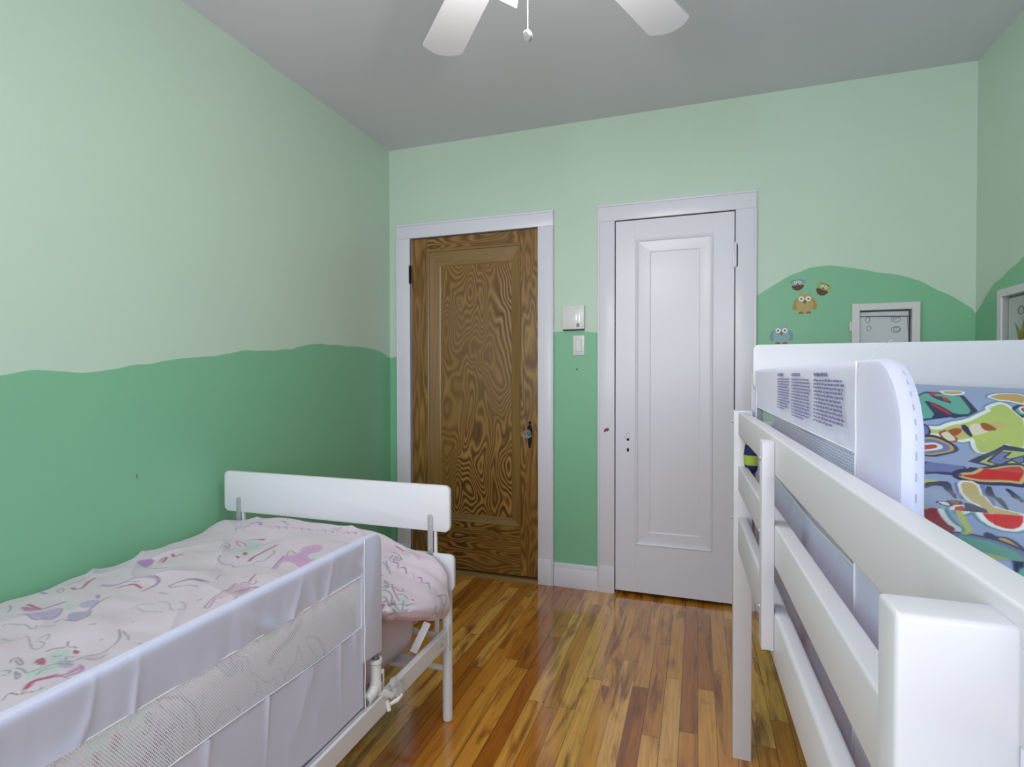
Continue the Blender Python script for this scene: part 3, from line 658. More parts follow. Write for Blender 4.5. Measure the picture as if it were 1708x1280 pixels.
#SURF-END
class Print:
    def __init__(s, U, V, bg):
        s.U, s.V = U, V; s.C = np.empty(U.shape + (3,), np.float32); s.C[:] = bg
    def _win(s, pts, pad):
        p = np.array(pts); u = s.U[:, 0]; v = s.V[0]
        i0, i1 = np.searchsorted(u, [p[:, 0].min() - pad, p[:, 0].max() + pad]); j0, j1 = np.searchsorted(v, [p[:, 1].min() - pad, p[:, 1].max() + pad])
        return slice(max(i0 - 1, 0), i1 + 1), slice(max(j0 - 1, 0), j1 + 1)
    @staticmethod
    def smooth(pts, closed, k=2):
        p = np.array(pts, float)
        for _ in range(k):
            if closed: q = np.roll(p, -1, 0); p = np.stack([p * .75 + q * .25, p * .25 + q * .75], 1).reshape(-1, 2)
            else:
                q = np.stack([p[:-1] * .75 + p[1:] * .25, p[:-1] * .25 + p[1:] * .75], 1).reshape(-1, 2); p = np.vstack([p[:1], q, p[-1:]])
        return p
    def dist(s, W, p):
        U, V = s.U[W], s.V[W]; d = np.full(U.shape, 1e9)
        for (x0, y0), (x1, y1) in zip(p[:-1], p[1:]):
            dx, dy = x1 - x0, y1 - y0; L = dx * dx + dy * dy + 1e-12
            t = np.clip(((U - x0) * dx + (V - y0) * dy) / L, 0, 1); d = np.minimum(d, (U - x0 - t * dx) ** 2 + (V - y0 - t * dy) ** 2)
        return np.sqrt(d)
    def inside(s, W, p):
        U, V = s.U[W], s.V[W]; c = np.zeros(U.shape, bool)
        for (x0, y0), (x1, y1) in zip(p, np.roll(p, -1, 0)):
            if y0 == y1: continue
            c ^= ((y0 > V) != (y1 > V)) & (U < (x1 - x0) * (V - y0) / (y1 - y0) + x0)
        return c
    def fill(s, pts, col, k=2, outline=None, w=0.003, grow=None):
        p = s.smooth(pts, True, k) if k else np.array(pts, float)
        W = s._win(p, 0.06)
        if s.U[W].size == 0: return
        ins = s.inside(W, p); cl = np.vstack([p, p[:1]])
        d = s.dist(W, cl); sd = np.where(ins, -d, d); px = .0016
        for g, gc in (grow or []):
            al = np.clip(.5 - (sd - g) / px, 0, 1)[..., None]; s.C[W] = s.C[W] * (1 - al) + np.array(gc, np.float32) * al
        al = np.clip(.5 - sd / px, 0, 1)[..., None]
        s.C[W] = s.C[W] * (1 - al) + np.array(col, np.float32) * al
        if outline is not None: s.C[W][d < w] = outline
    def line(s, pts, col, w=0.0016, k=2, a=1.0):
        p = s.smooth(pts, False, k); W = s._win(p, w * 2)
        if s.U[W].size == 0: return
        d = s.dist(W, p); f = np.clip((w * 1.5 - d) / w, 0, 1)[..., None] * a
        s.C[W] = s.C[W] * (1 - f) + np.array(col, np.float32) * f
def printed_cloth(name, rough=0.75, weave=700):
    t = NT(name); a = t.add('ShaderNodeVertexColor'); a.layer_name = 'print'
    t.base(a.outputs[0]); t.rough(rough); t.b.inputs['Sheen Weight'].default_value = 0.2
    t.bump(t.noise(t.co(), weave, 2), 0.12, 0.0004); return t.m

# ------------------------------------------------------------------ left bed
bed = empty('single_bed', (0.55, -1.33, 0), 'low white metal bed frame with a raised end board against the green left wall', 'bed')
lx0, lx1, ly0, ly1 = 0.072, 1.029, -3.20, -1.318
for x in (lx0, lx1):
    for y in (ly0, ly1):
        l = MB().tube([(x, y, 0.012), (x, y, 0.56)], 0.0175, 20).build('leg', M['metalw'], bed, smooth=True)
        MB().lathe([(0, 0), (0.013, 0), (0.0168, 0.004), (0.0168, 0.013), (0, 0.013)], (x, y, 0.0)).build('foot_cap', M['plastic'], l, smooth=True)
for y in (ly0, ly1):
    for z in (0.292, 0.181): MB().tube([(lx0 + .01, y, z), (lx1 - .01, y, z)], 0.0095, 14).build('crossbar', M['metalw'], bed, smooth=True)
for x0, x1 in ((1.027, 1.047), (0.054, 0.074)):
    sr = MB().box(x0, x1, ly0, -1.338, 0.281, 0.336, 0.002).build('side_rail', M['metalw'], bed)
    if x0 > 1:
        MB().box(1.043, 1.0495, -1.352, -1.337, 0.262, 0.352, 0.001).build('end_tab', M['metalw'], sr)
        for yy in (-1.405,): MB().lathe([(0, 0), (.006, 0), (.006, .002), (.003, .004), (0, .004)], (1.047, yy, .308), (1, 0, 0), 12).build('bolt', M['steel'], sr, smooth=True)
for y in np.linspace(-3.1, -1.5, 9): MB().box(0.074, 1.027, y - .03, y + .03, 0.282, 0.294, 0.002).build('slat', M['metalw'], bed)
fy = -1.3455
def board(name, x0, x1, z0, z1, r, par, y=fy, t=0.017, mat='lacq', lab=None):
    return MB().poly([(a, y, c) for a, c in rrect(x0, x1, z0, z1, r)], (0, 1, 0), t, 0.0035).build(name, M[mat], par, smooth=True, label=lab)
board('end_board', 0.045, 1.067, 0.466, 0.591, 0.02, bed); ub = board('raised_end_board', 0.056, 1.052, 0.668, 0.829, 0.022, bed)
board('head_board', 0.045, 1.067, 0.466, 0.80, 0.02, bed, y=-3.222)
def strap(cx, z0, z1, par, riv, w=0.0100, mat='steel', bend=None):
    b = bend or (z0 + z1) / 2
    o = MB().poly([(cx + a, fy - .0003, c) for a, c in rrect(-w, w, z0, z1, w * .98)], (0, -1, 0), 0.003, 0.0006).build('bracket_strap', M[mat], par, smooth=True)
    for z in riv: MB().lathe([(0, 0), (.0034, 0), (.003, .0016), (0, .002)], (cx, fy - .0033, z), (0, -1, 0), 12).build('rivet', M['rivet'], o, smooth=True)
    return o
strap(0.979, 0.575, 0.727, ub, (0.718, 0.692, 0.610)); strap(0.979, 0.552, 0.574, ub, (), 0.0095, 'plastic')
strap(0.131, 0.575, 0.727, ub, (0.718, 0.692, 0.610)); strap(1.003, 0.315, 0.48, ub, (), 0.0085, 'plastic')
for cx in (0.994, 0.146): MB().box(cx - .004, cx + .006, fy + .003, fy + .014, 0.55, 0.70, 0.002).build('back_strap', M['metalw'], ub)

mat_o = MB().box(0.05, 0.985, -3.16, -1.415, 0.296, 0.560, 0.085, 7).build('mattress', M['sheet'], smooth='all', at=(0.52, -2.3, 0.295))
tag(mat_o, 'pale pink sheeted mattress lying on the low white bed under the unicorn duvet', 'mattress')
MB().poly([(1.012, -1.455, .405), (1.036, -1.455, .400), (1.008, -1.500, .318), (0.984, -1.500, .325)], (0, -1, 0), .0015, 0).build('ribbon', M['thread'], mat_o)

P, Y, T = duvet_surface()
pr = Print(Y, T, (0.675, 0.575, 0.650))
PC = dict(mint=(.53, .59, .58), lilac=(.46, .38, .58), lilacd=(.40, .34, .50), purp=(.42, .22, .50), orch=(.58, .34, .55), pinkl=(.62, .38, .56), pinkp=(.62, .46, .55), crim=(.45, .06, .17), mauve=(.36, .17, .32), gray=(.20, .21, .24), grayl=(.30, .32, .35))
DF=[([(-2.364,0.767),(-2.34,0.764),(-2.322,0.78),(-2.304,0.72),(-2.292,0.694),(-2.274,0.697),(-2.262,0.716),(-2.268,0.742),(-2.283,0.751),(-2.313,0.777),(-2.331,0.827),(-2.352,0.824),(-2.379,0.815),(-2.385,0.802)],'mint'),([(-2.316,0.767),(-2.304,0.78),(-2.31,0.827),(-2.331,0.837),(-2.331,0.818)],'lilac'),([(-2.349,0.859),(-2.322,0.84),(-2.313,0.843),(-2.322,0.869),(-2.337,0.884),(-2.352,0.875)],'pinkl'),([(-2.262,0.732),(-2.262,0.758),(-2.271,0.764),(-2.274,0.754)],'crim'),([(-2.274,0.789),(-2.262,0.824),(-2.249,0.834),(-2.268,0.853),(-2.283,0.85),(-2.292,0.827)],'pinkp'),([(-2.192,0.399),(-2.189,0.441),(-2.174,0.46),(-2.132,0.453),(-2.15,0.498),(-2.18,0.533),(-2.204,0.533),(-2.207,0.488)],'lilac'),([(-2.111,0.488),(-2.084,0.479),(-2.075,0.51),(-2.093,0.545),(-2.117,0.552),(-2.123,0.52)],'lilac'),([(-2.15,0.52),(-2.132,0.558),(-2.129,0.571),(-2.165,0.615),(-2.186,0.606),(-2.177,0.561)],'lilacd'),([(-2.06,0.469),(-2.036,0.447),(-2.063,0.504),(-2.075,0.51)],'purp'),([(-2.12,0.45),(-2.111,0.453),(-2.114,0.488),(-2.135,0.517),(-2.144,0.498)],'mint'),([(-2.111,0.564),(-2.105,0.577),(-2.108,0.599),(-2.114,0.586)],'mint'),([(-1.814,0.263),(-1.796,0.266),(-1.787,0.32),(-1.814,0.346),(-1.847,0.352)],'purp'),([(-1.727,0.586),(-1.673,0.567),(-1.613,0.52),(-1.574,0.466),(-1.553,0.482),(-1.559,0.523),(-1.589,0.539),(-1.658,0.631),(-1.691,0.644),(-1.727,0.647),(-1.736,0.609)],'mint'),([(-1.703,0.78),(-1.682,0.767),(-1.661,0.799),(-1.607,0.764),(-1.574,0.78),(-1.574,0.805),(-1.619,0.84),(-1.637,0.824),(-1.655,0.834),(-1.682,0.872),(-1.667,0.891),(-1.739,0.903),(-1.733,0.881),(-1.721,0.85),(-1.718,0.808),(-1.754,0.827),(-1.787,0.846),(-1.781,0.821),(-1.733,0.802)],'orch'),([(-1.646,0.824),(-1.628,0.843),(-1.649,0.875),(-1.67,0.856)],'mint'),([(-2.006,0.843),(-1.967,0.843),(-1.907,0.812),(-1.883,0.827),(-1.892,0.859),(-1.922,0.865),(-1.955,0.875),(-2.006,0.884)],'pinkp'),([(-1.946,0.865),(-1.916,0.859),(-1.907,0.865),(-1.952,0.891),(-1.964,0.884)],'orch'),([(-1.592,1.141),(-1.577,1.138),(-1.574,1.173),(-1.604,1.195),(-1.622,1.189)],'mint'),([(-1.409,0.976),(-1.406,1.005),(-1.424,1.024),(-1.433,1.002)],'mint'),([(-1.571,1.17),(-1.562,1.176),(-1.574,1.179)],'crim'),([(-1.652,1.17),(-1.622,1.179),(-1.634,1.208),(-1.67,1.201)],'mint')]
DL=[([(-2.4,0.84),(-2.382,0.821),(-2.367,0.837),(-2.358,0.843)],'crim',0.006),([(-2.358,0.843),(-2.352,0.865),(-2.322,0.859)],'mauve',0.003),([(-2.325,0.723),(-2.31,0.701),(-2.331,0.745)],'crim',0.0028),([(-2.316,0.716),(-2.31,0.713),(-2.328,0.748)],'crim',0.0028),([(-2.307,0.707),(-2.313,0.729),(-2.331,0.758)],'crim',0.0028),([(-2.328,0.723),(-2.31,0.701),(-2.304,0.713)],'gray',0.0014),([(-2.433,0.834),(-2.415,0.818),(-2.418,0.84),(-2.412,0.856)],'gray',0.0014),([(-2.409,0.846),(-2.409,0.872),(-2.397,0.881),(-2.394,0.872)],'gray',0.0014),([(-2.364,0.77),(-2.349,0.78),(-2.319,0.774),(-2.313,0.824)],'gray',0.0014),([(-2.364,0.802),(-2.349,0.789),(-2.337,0.796)],'gray',0.0014),([(-2.373,0.834),(-2.364,0.846),(-2.355,0.862),(-2.358,0.888)],'mauve',0.0014),([(-2.304,0.78),(-2.304,0.808),(-2.271,0.786),(-2.262,0.824),(-2.231,0.815),(-2.201,0.793),(-2.174,0.745)],'gray',0.0018),([(-2.283,0.805),(-2.289,0.85),(-2.265,0.843)],'gray',0.0014),([(-2.174,0.758),(-2.192,0.805),(-2.204,0.824)],'gray',0.0014),([(-2.286,0.682),(-2.271,0.685),(-2.259,0.71),(-2.246,0.688)],'mauve',0.002),([(-2.259,0.713),(-2.253,0.726),(-2.256,0.735)],'gray',0.0014),([(-2.292,0.72),(-2.295,0.735),(-2.286,0.735)],'gray',0.0014),([(-2.31,0.77),(-2.298,0.774),(-2.289,0.754),(-2.283,0.774)],'gray',0.0014),([(-2.313,0.843),(-2.322,0.872),(-2.337,0.884),(-2.352,0.875)],'mauve',0.002),([(-2.147,0.327),(-2.168,0.387),(-2.168,0.431),(-2.135,0.422),(-2.102,0.418)],'mauve',0.0045),([(-2.126,0.308),(-2.144,0.365),(-2.153,0.409)],'crim',0.004),([(-2.15,0.346),(-2.159,0.393),(-2.156,0.425)],'crim',0.003),([(-2.207,0.399),(-2.186,0.412),(-2.207,0.476),(-2.207,0.52),(-2.174,0.523),(-2.138,0.476)],'mauve',0.0014),([(-2.201,0.555),(-2.177,0.545),(-2.183,0.612),(-2.156,0.606),(-2.126,0.567)],'gray',0.0014),([(-2.129,0.561),(-2.087,0.536),(-2.057,0.529)],'gray',0.0025),([(-1.847,0.352),(-1.862,0.415),(-1.856,0.472)],'gray',0.0014),([(-1.799,0.355),(-1.775,0.339),(-1.769,0.352),(-1.799,0.38),(-1.82,0.39)],'mauve',0.003),([(-1.799,0.371),(-1.772,0.352)],'crim',0.004),([(-1.751,0.352),(-1.766,0.38),(-1.745,0.39)],'crim',0.004),([(-2.009,0.285),(-2.03,0.349),(-1.979,0.301),(-1.925,0.244)],'crim',0.0045),([(-1.982,0.225),(-1.925,0.181),(-1.91,0.197)],'purp',0.003),([(-2.033,0.26),(-2.009,0.231),(-2.024,0.279),(-2.051,0.311),(-2.039,0.273)],'gray',0.0014),([(-2.036,0.184),(-2.06,0.263)],'mauve',0.004),([(-1.985,0.377),(-1.985,0.441),(-1.955,0.453),(-1.94,0.501),(-1.934,0.542),(-1.952,0.571),(-1.973,0.571),(-2.0,0.574)],'lilacd',0.006),([(-1.931,0.52),(-1.934,0.545),(-1.958,0.574),(-1.973,0.571)],'mauve',0.002),([(-1.997,0.46),(-1.982,0.482),(-1.973,0.504),(-1.988,0.548)],'crim',0.0035),([(-1.991,0.412),(-1.97,0.444),(-1.961,0.504)],'gray',0.0014),([(-2.087,0.656),(-2.06,0.65),(-2.057,0.691),(-2.036,0.694),(-2.054,0.758),(-2.078,0.783),(-2.09,0.837),(-2.066,0.827),(-2.048,0.783)],'grayl',0.0013),([(-2.078,0.666),(-2.096,0.726),(-2.09,0.774)],'grayl',0.0013),([(-2.249,0.453),(-2.237,0.447),(-2.234,0.482),(-2.225,0.498),(-2.24,0.545),(-2.24,0.564),(-2.225,0.536)],'grayl',0.0015),([(-2.286,0.529),(-2.295,0.58),(-2.277,0.586),(-2.265,0.577)],'grayl',0.0015),([(-2.268,0.586),(-2.289,0.637),(-2.292,0.656),(-2.277,0.656),(-2.265,0.64),(-2.268,0.621)],'grayl',0.0015),([(-2.228,0.555),(-2.222,0.571),(-2.207,0.571)],'grayl',0.0015),([(-2.262,0.612),(-2.243,0.606),(-2.24,0.615),(-2.256,0.631)],'grayl',0.0015),([(-2.135,0.247),(-2.156,0.298),(-2.18,0.33)],'gray',0.0016),([(-2.34,0.666),(-2.331,0.653),(-2.322,0.659),(-2.331,0.691),(-2.34,0.707),(-2.34,0.697),(-2.331,0.666)],'gray',0.0016),([(-2.367,0.694),(-2.361,0.704),(-2.367,0.723),(-2.376,0.729),(-2.379,0.72)],'gray',0.0016),([(-2.352,0.71),(-2.352,0.729),(-2.364,0.767)],'gray',0.0016),([(-2.364,0.732),(-2.388,0.783),(-2.373,0.77),(-2.364,0.732)],'gray',0.0016),([(-2.189,0.666),(-2.183,0.678)],'gray',0.0016),([(-2.219,0.751),(-2.216,0.754)],'gray',0.0016),([(-2.138,0.739),(-2.138,0.742)],'gray',0.0016),([(-2.213,0.869),(-2.213,0.878)],'gray',0.0016),([(-1.964,0.628),(-1.94,0.64),(-1.925,0.669),(-1.931,0.716)],'mauve',0.0035),([(-1.964,0.628),(-1.973,0.644),(-1.952,0.691),(-1.97,0.748)],'mauve',0.0015),([(-1.997,0.634),(-2.0,0.669)],'gray',0.0014),([(-2.03,0.818),(-2.018,0.818)],'mauve',0.002),([(-1.676,0.476),(-1.652,0.457),(-1.631,0.453),(-1.646,0.482),(-1.679,0.507),(-1.664,0.479)],'gray',0.0016),([(-1.685,0.491),(-1.682,0.52),(-1.655,0.52)],'gray',0.0016),([(-1.763,0.586),(-1.787,0.602),(-1.796,0.64),(-1.775,0.653),(-1.799,0.682),(-1.781,0.697),(-1.769,0.726),(-1.742,0.723),(-1.739,0.754),(-1.7,0.729),(-1.676,0.723),(-1.658,0.694)],'gray',0.0016),([(-1.574,0.466),(-1.55,0.479),(-1.553,0.504),(-1.544,0.517)],'gray',0.0016),([(-1.682,0.58),(-1.64,0.567),(-1.622,0.586)],'gray',0.0016),([(-1.595,0.539),(-1.589,0.574),(-1.568,0.577)],'gray',0.0016),([(-1.625,0.507),(-1.613,0.469),(-1.586,0.437),(-1.598,0.482),(-1.61,0.514),(-1.625,0.52)],'mauve',0.002),([(-1.742,0.691),(-1.709,0.675),(-1.676,0.672),(-1.64,0.659),(-1.61,0.647)],'mauve',0.006),([(-1.742,0.691),(-1.718,0.675),(-1.691,0.672)],'crim',0.003),([(-1.691,0.609),(-1.703,0.625)],'crim',0.006),([(-1.727,0.618),(-1.733,0.631)],'crim',0.004),([(-1.547,0.498),(-1.541,0.514)],'crim',0.003),([(-1.679,0.777),(-1.649,0.745),(-1.637,0.748),(-1.658,0.786)],'gray',0.0014),([(-1.628,0.77),(-1.589,0.758),(-1.574,0.783)],'mauve',0.002),([(-1.781,0.821),(-1.73,0.799),(-1.682,0.767)],'mauve',0.002),([(-2.048,0.865),(-2.012,0.846),(-1.991,0.843),(-1.967,0.843),(-1.904,0.808)],'mauve',0.002),([(-2.048,0.865),(-2.048,0.881),(-2.006,0.853)],'mauve',0.002),([(-1.949,0.862),(-1.919,0.859),(-1.895,0.862),(-1.892,0.881)],'mauve',0.003),([(-1.877,0.831),(-1.856,0.821),(-1.829,0.805)],'mauve',0.003),([(-1.895,0.818),(-1.883,0.827),(-1.886,0.856),(-1.874,0.856),(-1.868,0.846)],'gray',0.0014),([(-1.865,0.793),(-1.853,0.796)],'gray',0.0014),([(-1.43,0.346),(-1.442,0.387),(-1.427,0.39),(-1.451,0.415),(-1.451,0.403)],'purp',0.005),([(-1.505,0.342),(-1.484,0.333),(-1.475,0.342),(-1.454,0.361)],'gray',0.002),([(-1.499,0.374),(-1.463,0.365)],'gray',0.0014),([(-1.925,0.675),(-1.925,0.704),(-1.934,0.742)],'mauve',0.003),([(-1.91,0.742),(-1.874,0.713),(-1.865,0.726)],'gray',0.0014),([(-1.46,0.447),(-1.448,0.453),(-1.469,0.479)],'pinkl',0.002),([(-1.46,0.482),(-1.451,0.491),(-1.466,0.51)],'mauve',0.002),([(-1.457,0.514),(-1.448,0.523),(-1.463,0.542)],'gray',0.002),([(-1.454,0.545),(-1.445,0.555),(-1.46,0.574)],'pinkl',0.002),([(-1.448,0.577),(-1.439,0.583),(-1.454,0.602)],'mauve',0.002),([(-1.445,0.606),(-1.433,0.612),(-1.448,0.631)],'gray',0.002),([(-1.439,0.634),(-1.427,0.64),(-1.442,0.659)],'pinkl',0.002),([(-1.433,0.663),(-1.424,0.672),(-1.439,0.691)],'mauve',0.002),([(-1.427,0.691),(-1.421,0.701),(-1.433,0.716)],'gray',0.002),([(-1.424,0.72),(-1.412,0.726),(-1.427,0.745)],'pinkl',0.002),([(-1.418,0.748),(-1.406,0.754),(-1.424,0.774)],'mauve',0.002),([(-1.409,0.774),(-1.403,0.783),(-1.421,0.802)],'gray',0.002),([(-1.505,0.98),(-1.505,0.992),(-1.517,1.014),(-1.532,1.04)],'gray',0.0017),([(-1.493,0.983),(-1.505,0.999),(-1.508,1.011)],'gray',0.0017),([(-1.586,1.075),(-1.571,1.059),(-1.571,1.072),(-1.586,1.091),(-1.598,1.094),(-1.595,1.084)],'gray',0.0017),([(-1.583,1.075),(-1.586,1.081)],'gray',0.0017),([(-1.613,1.103),(-1.601,1.113),(-1.61,1.141),(-1.631,1.16)],'gray',0.0017),([(-1.634,1.129),(-1.628,1.135),(-1.634,1.148),(-1.646,1.148)],'gray',0.0017),([(-1.655,1.173),(-1.679,1.217)],'gray',0.0017),([(-1.634,1.151),(-1.673,1.217)],'gray',0.0017),([(-1.619,1.157),(-1.637,1.186),(-1.643,1.208)],'gray',0.0017),([(-1.598,1.17),(-1.634,1.208)],'gray',0.0017),([(-1.589,1.135),(-1.571,1.141),(-1.58,1.167)],'gray',0.0017),([(-1.613,1.198),(-1.592,1.192),(-1.577,1.195)],'gray',0.0017),([(-1.448,0.973),(-1.472,0.98)],'gray',0.0017),([(-1.448,0.983),(-1.478,0.999)],'gray',0.0017),([(-1.445,0.989),(-1.466,1.002)],'gray',0.0017),([(-1.442,0.999),(-1.46,1.008)],'gray',0.0017),([(-1.439,0.957),(-1.43,0.973),(-1.445,1.008)],'gray',0.0017),([(-1.463,1.182),(-1.409,1.182),(-1.424,1.205),(-1.439,1.214)],'gray',0.0017),([(-1.514,1.236),(-1.505,1.23),(-1.481,1.236)],'gray',0.0017),([(-1.499,1.211),(-1.508,1.221),(-1.502,1.227)],'gray',0.0017),([(-1.634,1.173),(-1.619,1.179),(-1.604,1.195)],'gray',0.0017),([(-1.565,1.084),(-1.583,1.103),(-1.595,1.135),(-1.61,1.167)],'mauve',0.002),([(-1.574,1.1),(-1.577,1.122),(-1.565,1.132),(-1.553,1.116)],'mauve',0.002),([(-1.394,0.97),(-1.391,0.995),(-1.412,1.043)],'pinkl',0.004),([(-1.385,0.945),(-1.385,0.961),(-1.394,0.973)],'crim',0.003)]
pr.C[(T > 1.245) & (Y > -1.80) & (Y < -1.50 + .02 * np.sin(T * 60))] = (.62, .36, .48)
for oy, ot in ((-.78, .04), (-.36, .46), (-.02, .52), (-.72, .50), (.10, -.52), (-1.5, .1), (-1.2, .5), (0, 0)):
    for pts, c in DF:
        y_, t_ = pts[0][0] + oy, pts[0][1] + ot
        if (oy or ot) and (-2.5 < y_ < -1.42 and .03 < t_ < .90): continue
        pr.fill([(a + oy, b + ot) for a, b in pts], PC[c])
    for pts, c, w in DL:
        y_, t_ = pts[0][0] + oy, pts[0][1] + ot
        if (oy or ot) and (-2.5 < y_ < -1.42 and .03 < t_ < .90): continue
        pr.line([(a + oy, b + ot) for a, b in pts], PC[c], w)
dv = gridmesh('duvet', P, printed_cloth('unicorn_print_cotton'), at=(0.52, -2.3, 0.6), color=pr.C)
sm = dv.modifiers.new('thickness', 'SOLIDIFY'); sm.thickness = 0.004; sm.offset = -1
tag(dv, 'pale pink duvet printed with lilac unicorns spread over the low white bed', 'duvet')

# ------------------------------------------------------------------ fabric bed guards
def guard(root, gx, y_far, y_seam_f, y_seam_n, y_near, z_top, zb, zm, z_bot, side, net, amp, parts_label=None):
    """gx(y): centre x. side=+1: outer face towards +x, -1: towards -x. Runs y_near (closest) .. y_far"""
    n, k = 420, 26
    ys = np.linspace(y_seam_n, y_seam_f, n)
    # upper band: sleeve over the top tube
    r = .013; zc = z_top - r
    sec = [(-r, zb)] + [(-r, zb + (zc - zb) * i / 8) for i in range(1, 8)] + [(-r * math.cos(a), zc + r * math.sin(a)) for a in np.linspace(0, math.pi, 9)] + [(r * (1 - .5 * (i / 9)), zc - (zc - zb) * i / 9) for i in range(1, 10)]
    sec = np.array(sec)
    P = np.zeros((n, len(sec), 3))
    Yg, K = np.meshgrid(ys, np.arange(len(sec)), indexing='ij')
    P[..., 1] = Yg; P[..., 0] = gx(Yg) + side * sec[:, 0][None, :]; P[..., 2] = sec[:, 1][None, :]
    low = np.clip((zc - P[..., 2]) / (zc - zb), 0, 1)
    puck = (1 - np.abs(2 * vnoise(Yg * 17, K * .07, 11) - 1)) ** 6 * .9 + (vnoise(Yg * 38 + 3, K * .05, 12) - .5) * .5 + (vnoise(Yg * 9, K * .05, 18) - .5) * .7
    P[..., 0] += side * amp * puck * (.25 + low) * np.where(sec[:, 0][None, :] > 0, 1, 0) * (sec[:, 0][None, :] > 0)
    gridmesh('top_sleeve', P, M['satin'], root)
    # netting
    n2 = 200; ysn = np.linspace(y_seam_n, y_seam_f, n2); zs = np.linspace(zm - .004, zb + .004, 24)
    Yn, Zn = np.meshgrid(ysn, zs, indexing='ij')
    X = gx(Yn) + side * (.006 + .006 * (vnoise(Yn * 6, Zn * 8, 14) - .5))
    gridmesh('netting', np.stack([X, Yn, Zn], -1), M[net], root)
    # lower band, gathered at its top hem
    n3 = 520; y3 = np.linspace(y_seam_n, y_seam_f, n3); f3 = np.linspace(0, 1, 40); Y3, F3 = np.meshgrid(y3, f3, indexing='ij')
    zt3 = zm + .010 * (vnoise(Y3 * 3, Y3 * 0, 15) - .5)
    Z3 = zt3 * (1 - F3) + z_bot * F3
    pl = (1 - np.abs(2 * vnoise(Y3 * 21, F3 * .8, 16) - 1)) ** 5
    X3 = gx(Y3) + side * (.006 + amp * 1.2 * pl * (1 - F3) ** 2.2 + amp * .9 * (vnoise(Y3 * 7, F3 * 1.2, 17) - .5) * F3)
    gridmesh('lower_panel', np.stack([X3, Y3, Z3], -1), M['satin'], root)
    # hems and seams
    m = MB(); m.tube([(gx(y) + side * .0085, y, zb) for y in np.linspace(y_seam_n, y_seam_f, 120)], .0010, 6)
    m.tube([(gx(y) + side * .008, y, zm + .010 * (float(vnoise(np.array(y * 3), np.array(0.0), 15)) - .5)) for y in np.linspace(y_seam_n, y_seam_f, 120)], .0010, 6)
    m.build('hem_stitching', M['thread'], root, smooth='all')
def side_sleeve(root, gx, outline, side, seam_y, z0, z1, name='end_sleeve', t=.024):
    """padded end of the guard; outline in (y, z)"""
    c = np.mean([p[0] for p in outline]); x = gx(c) - side * t / 2
    o = MB().poly([(gx(p[0]) - side * t / 2, p[0], p[1]) for p in outline], (side, 0, 0), t, t * .40).build(name, M['satin'], root, smooth=True)
    m = MB(); m.tube([(gx(seam_y) + side * t * .53, seam_y + .0012 * math.sin(z * 60), z) for z in np.linspace(z0, z1, 40)], .0013, 6); m.build('seam', M['thread'], o, smooth='all')
    return o
gl = empty('bed_rail_guard', (1.033, -2.4, 0.30), 'white satin and netting safety guard along the low left bed', 'bed guard', 'white fabric bed guards')
gxl = lambda y: 1.030 + 0 * y
yfar, yseam = -1.748, -1.836
guard(gl, gxl, yfar, yseam, -3.14, -3.19, 0.785, 0.692, 0.562, 0.338, 1, 'net', .0060)
out = [(yseam - .010, .462), (yfar, .452)] + [(yfar - .034 + .034 * math.cos(R_(a)), .751 + .034 * math.sin(R_(a))) for a in range(0, 91, 15)] + [(yseam - .010, .785)]
side_sleeve(gl, gxl, out, 1, yseam, .338, .783)
out = [(-3.14, .785), (-3.20, .75), (-3.20, .44), (-3.14, .44)]
side_sleeve(gl, gxl, out, 1, -3.14, .338, .783)
MB().tube([(1.030, -1.768, .36), (1.030, -1.768, .755), (1.030, -1.79, .772), (1.030, -3.14, .772), (1.03, -3.17, .75), (1.03, -3.17, .36)], .0085, 12).tube([(1.030, -3.15, .352), (1.030, -1.80, .346)], .0085, 12).build('frame_tube', M['greytube'], gl, smooth=True)
cl = MB()
cl.lathe([(.010, .075), (.0165, .075), (.0175, .066), (.0145, .062), (.0145, .02), (.017, .012), (.017, -.012), (.012, -.02), (0, -.022)], (1.031, -1.768, .365), seg=20)
cl.tube([(1.031, -1.768, .372), (1.031, -1.782, .356), (1.031, -1.812, .349)], [.0145, .0150, .0135], 16)
cl.box(1.036, 1.046, -1.760, -1.748, .345, .405, .003)
cl.tube([(1.031, -1.765, .35), (1.048, -1.742, .332), (1.054, -1.722, .318)], [.012, .010, .008], 12)
cp = cl.build('corner_clamp', M['plastic'], gl, smooth=True, label='white plastic corner clamp')
MB().box(1.0375, 1.0475, -1.7665, -1.7605, .352, .398, .001).build('release_lever', M['greytube'], cp)
kb = MB(); kb.lathe([(0, 0), (.018, 0.0), (.021, .004), (.021, .012), (.017, .016), (0, .017)], (1.048, -1.700, .322), (1, 0, .25), 9); kb.lathe([(0, 0), (.013, .001), (.014, .012), (0, .014)], (1.046, -1.712, .345), (1, .2, .5), 10)
kb.build('clamp_knob', M['clear'], gl, smooth=True, label='clear plastic tightening knob')
MB().tube([(1.050, -1.735, .298), (1.064, -1.715, .302), (1.068, -1.695, .308)], [.005, .0065, .005], 10).tube([(1.048, -1.740, .314), (1.056, -1.742, .287)], .0055, 10).build('wing_lever', M['plastic'], cp, smooth=True)

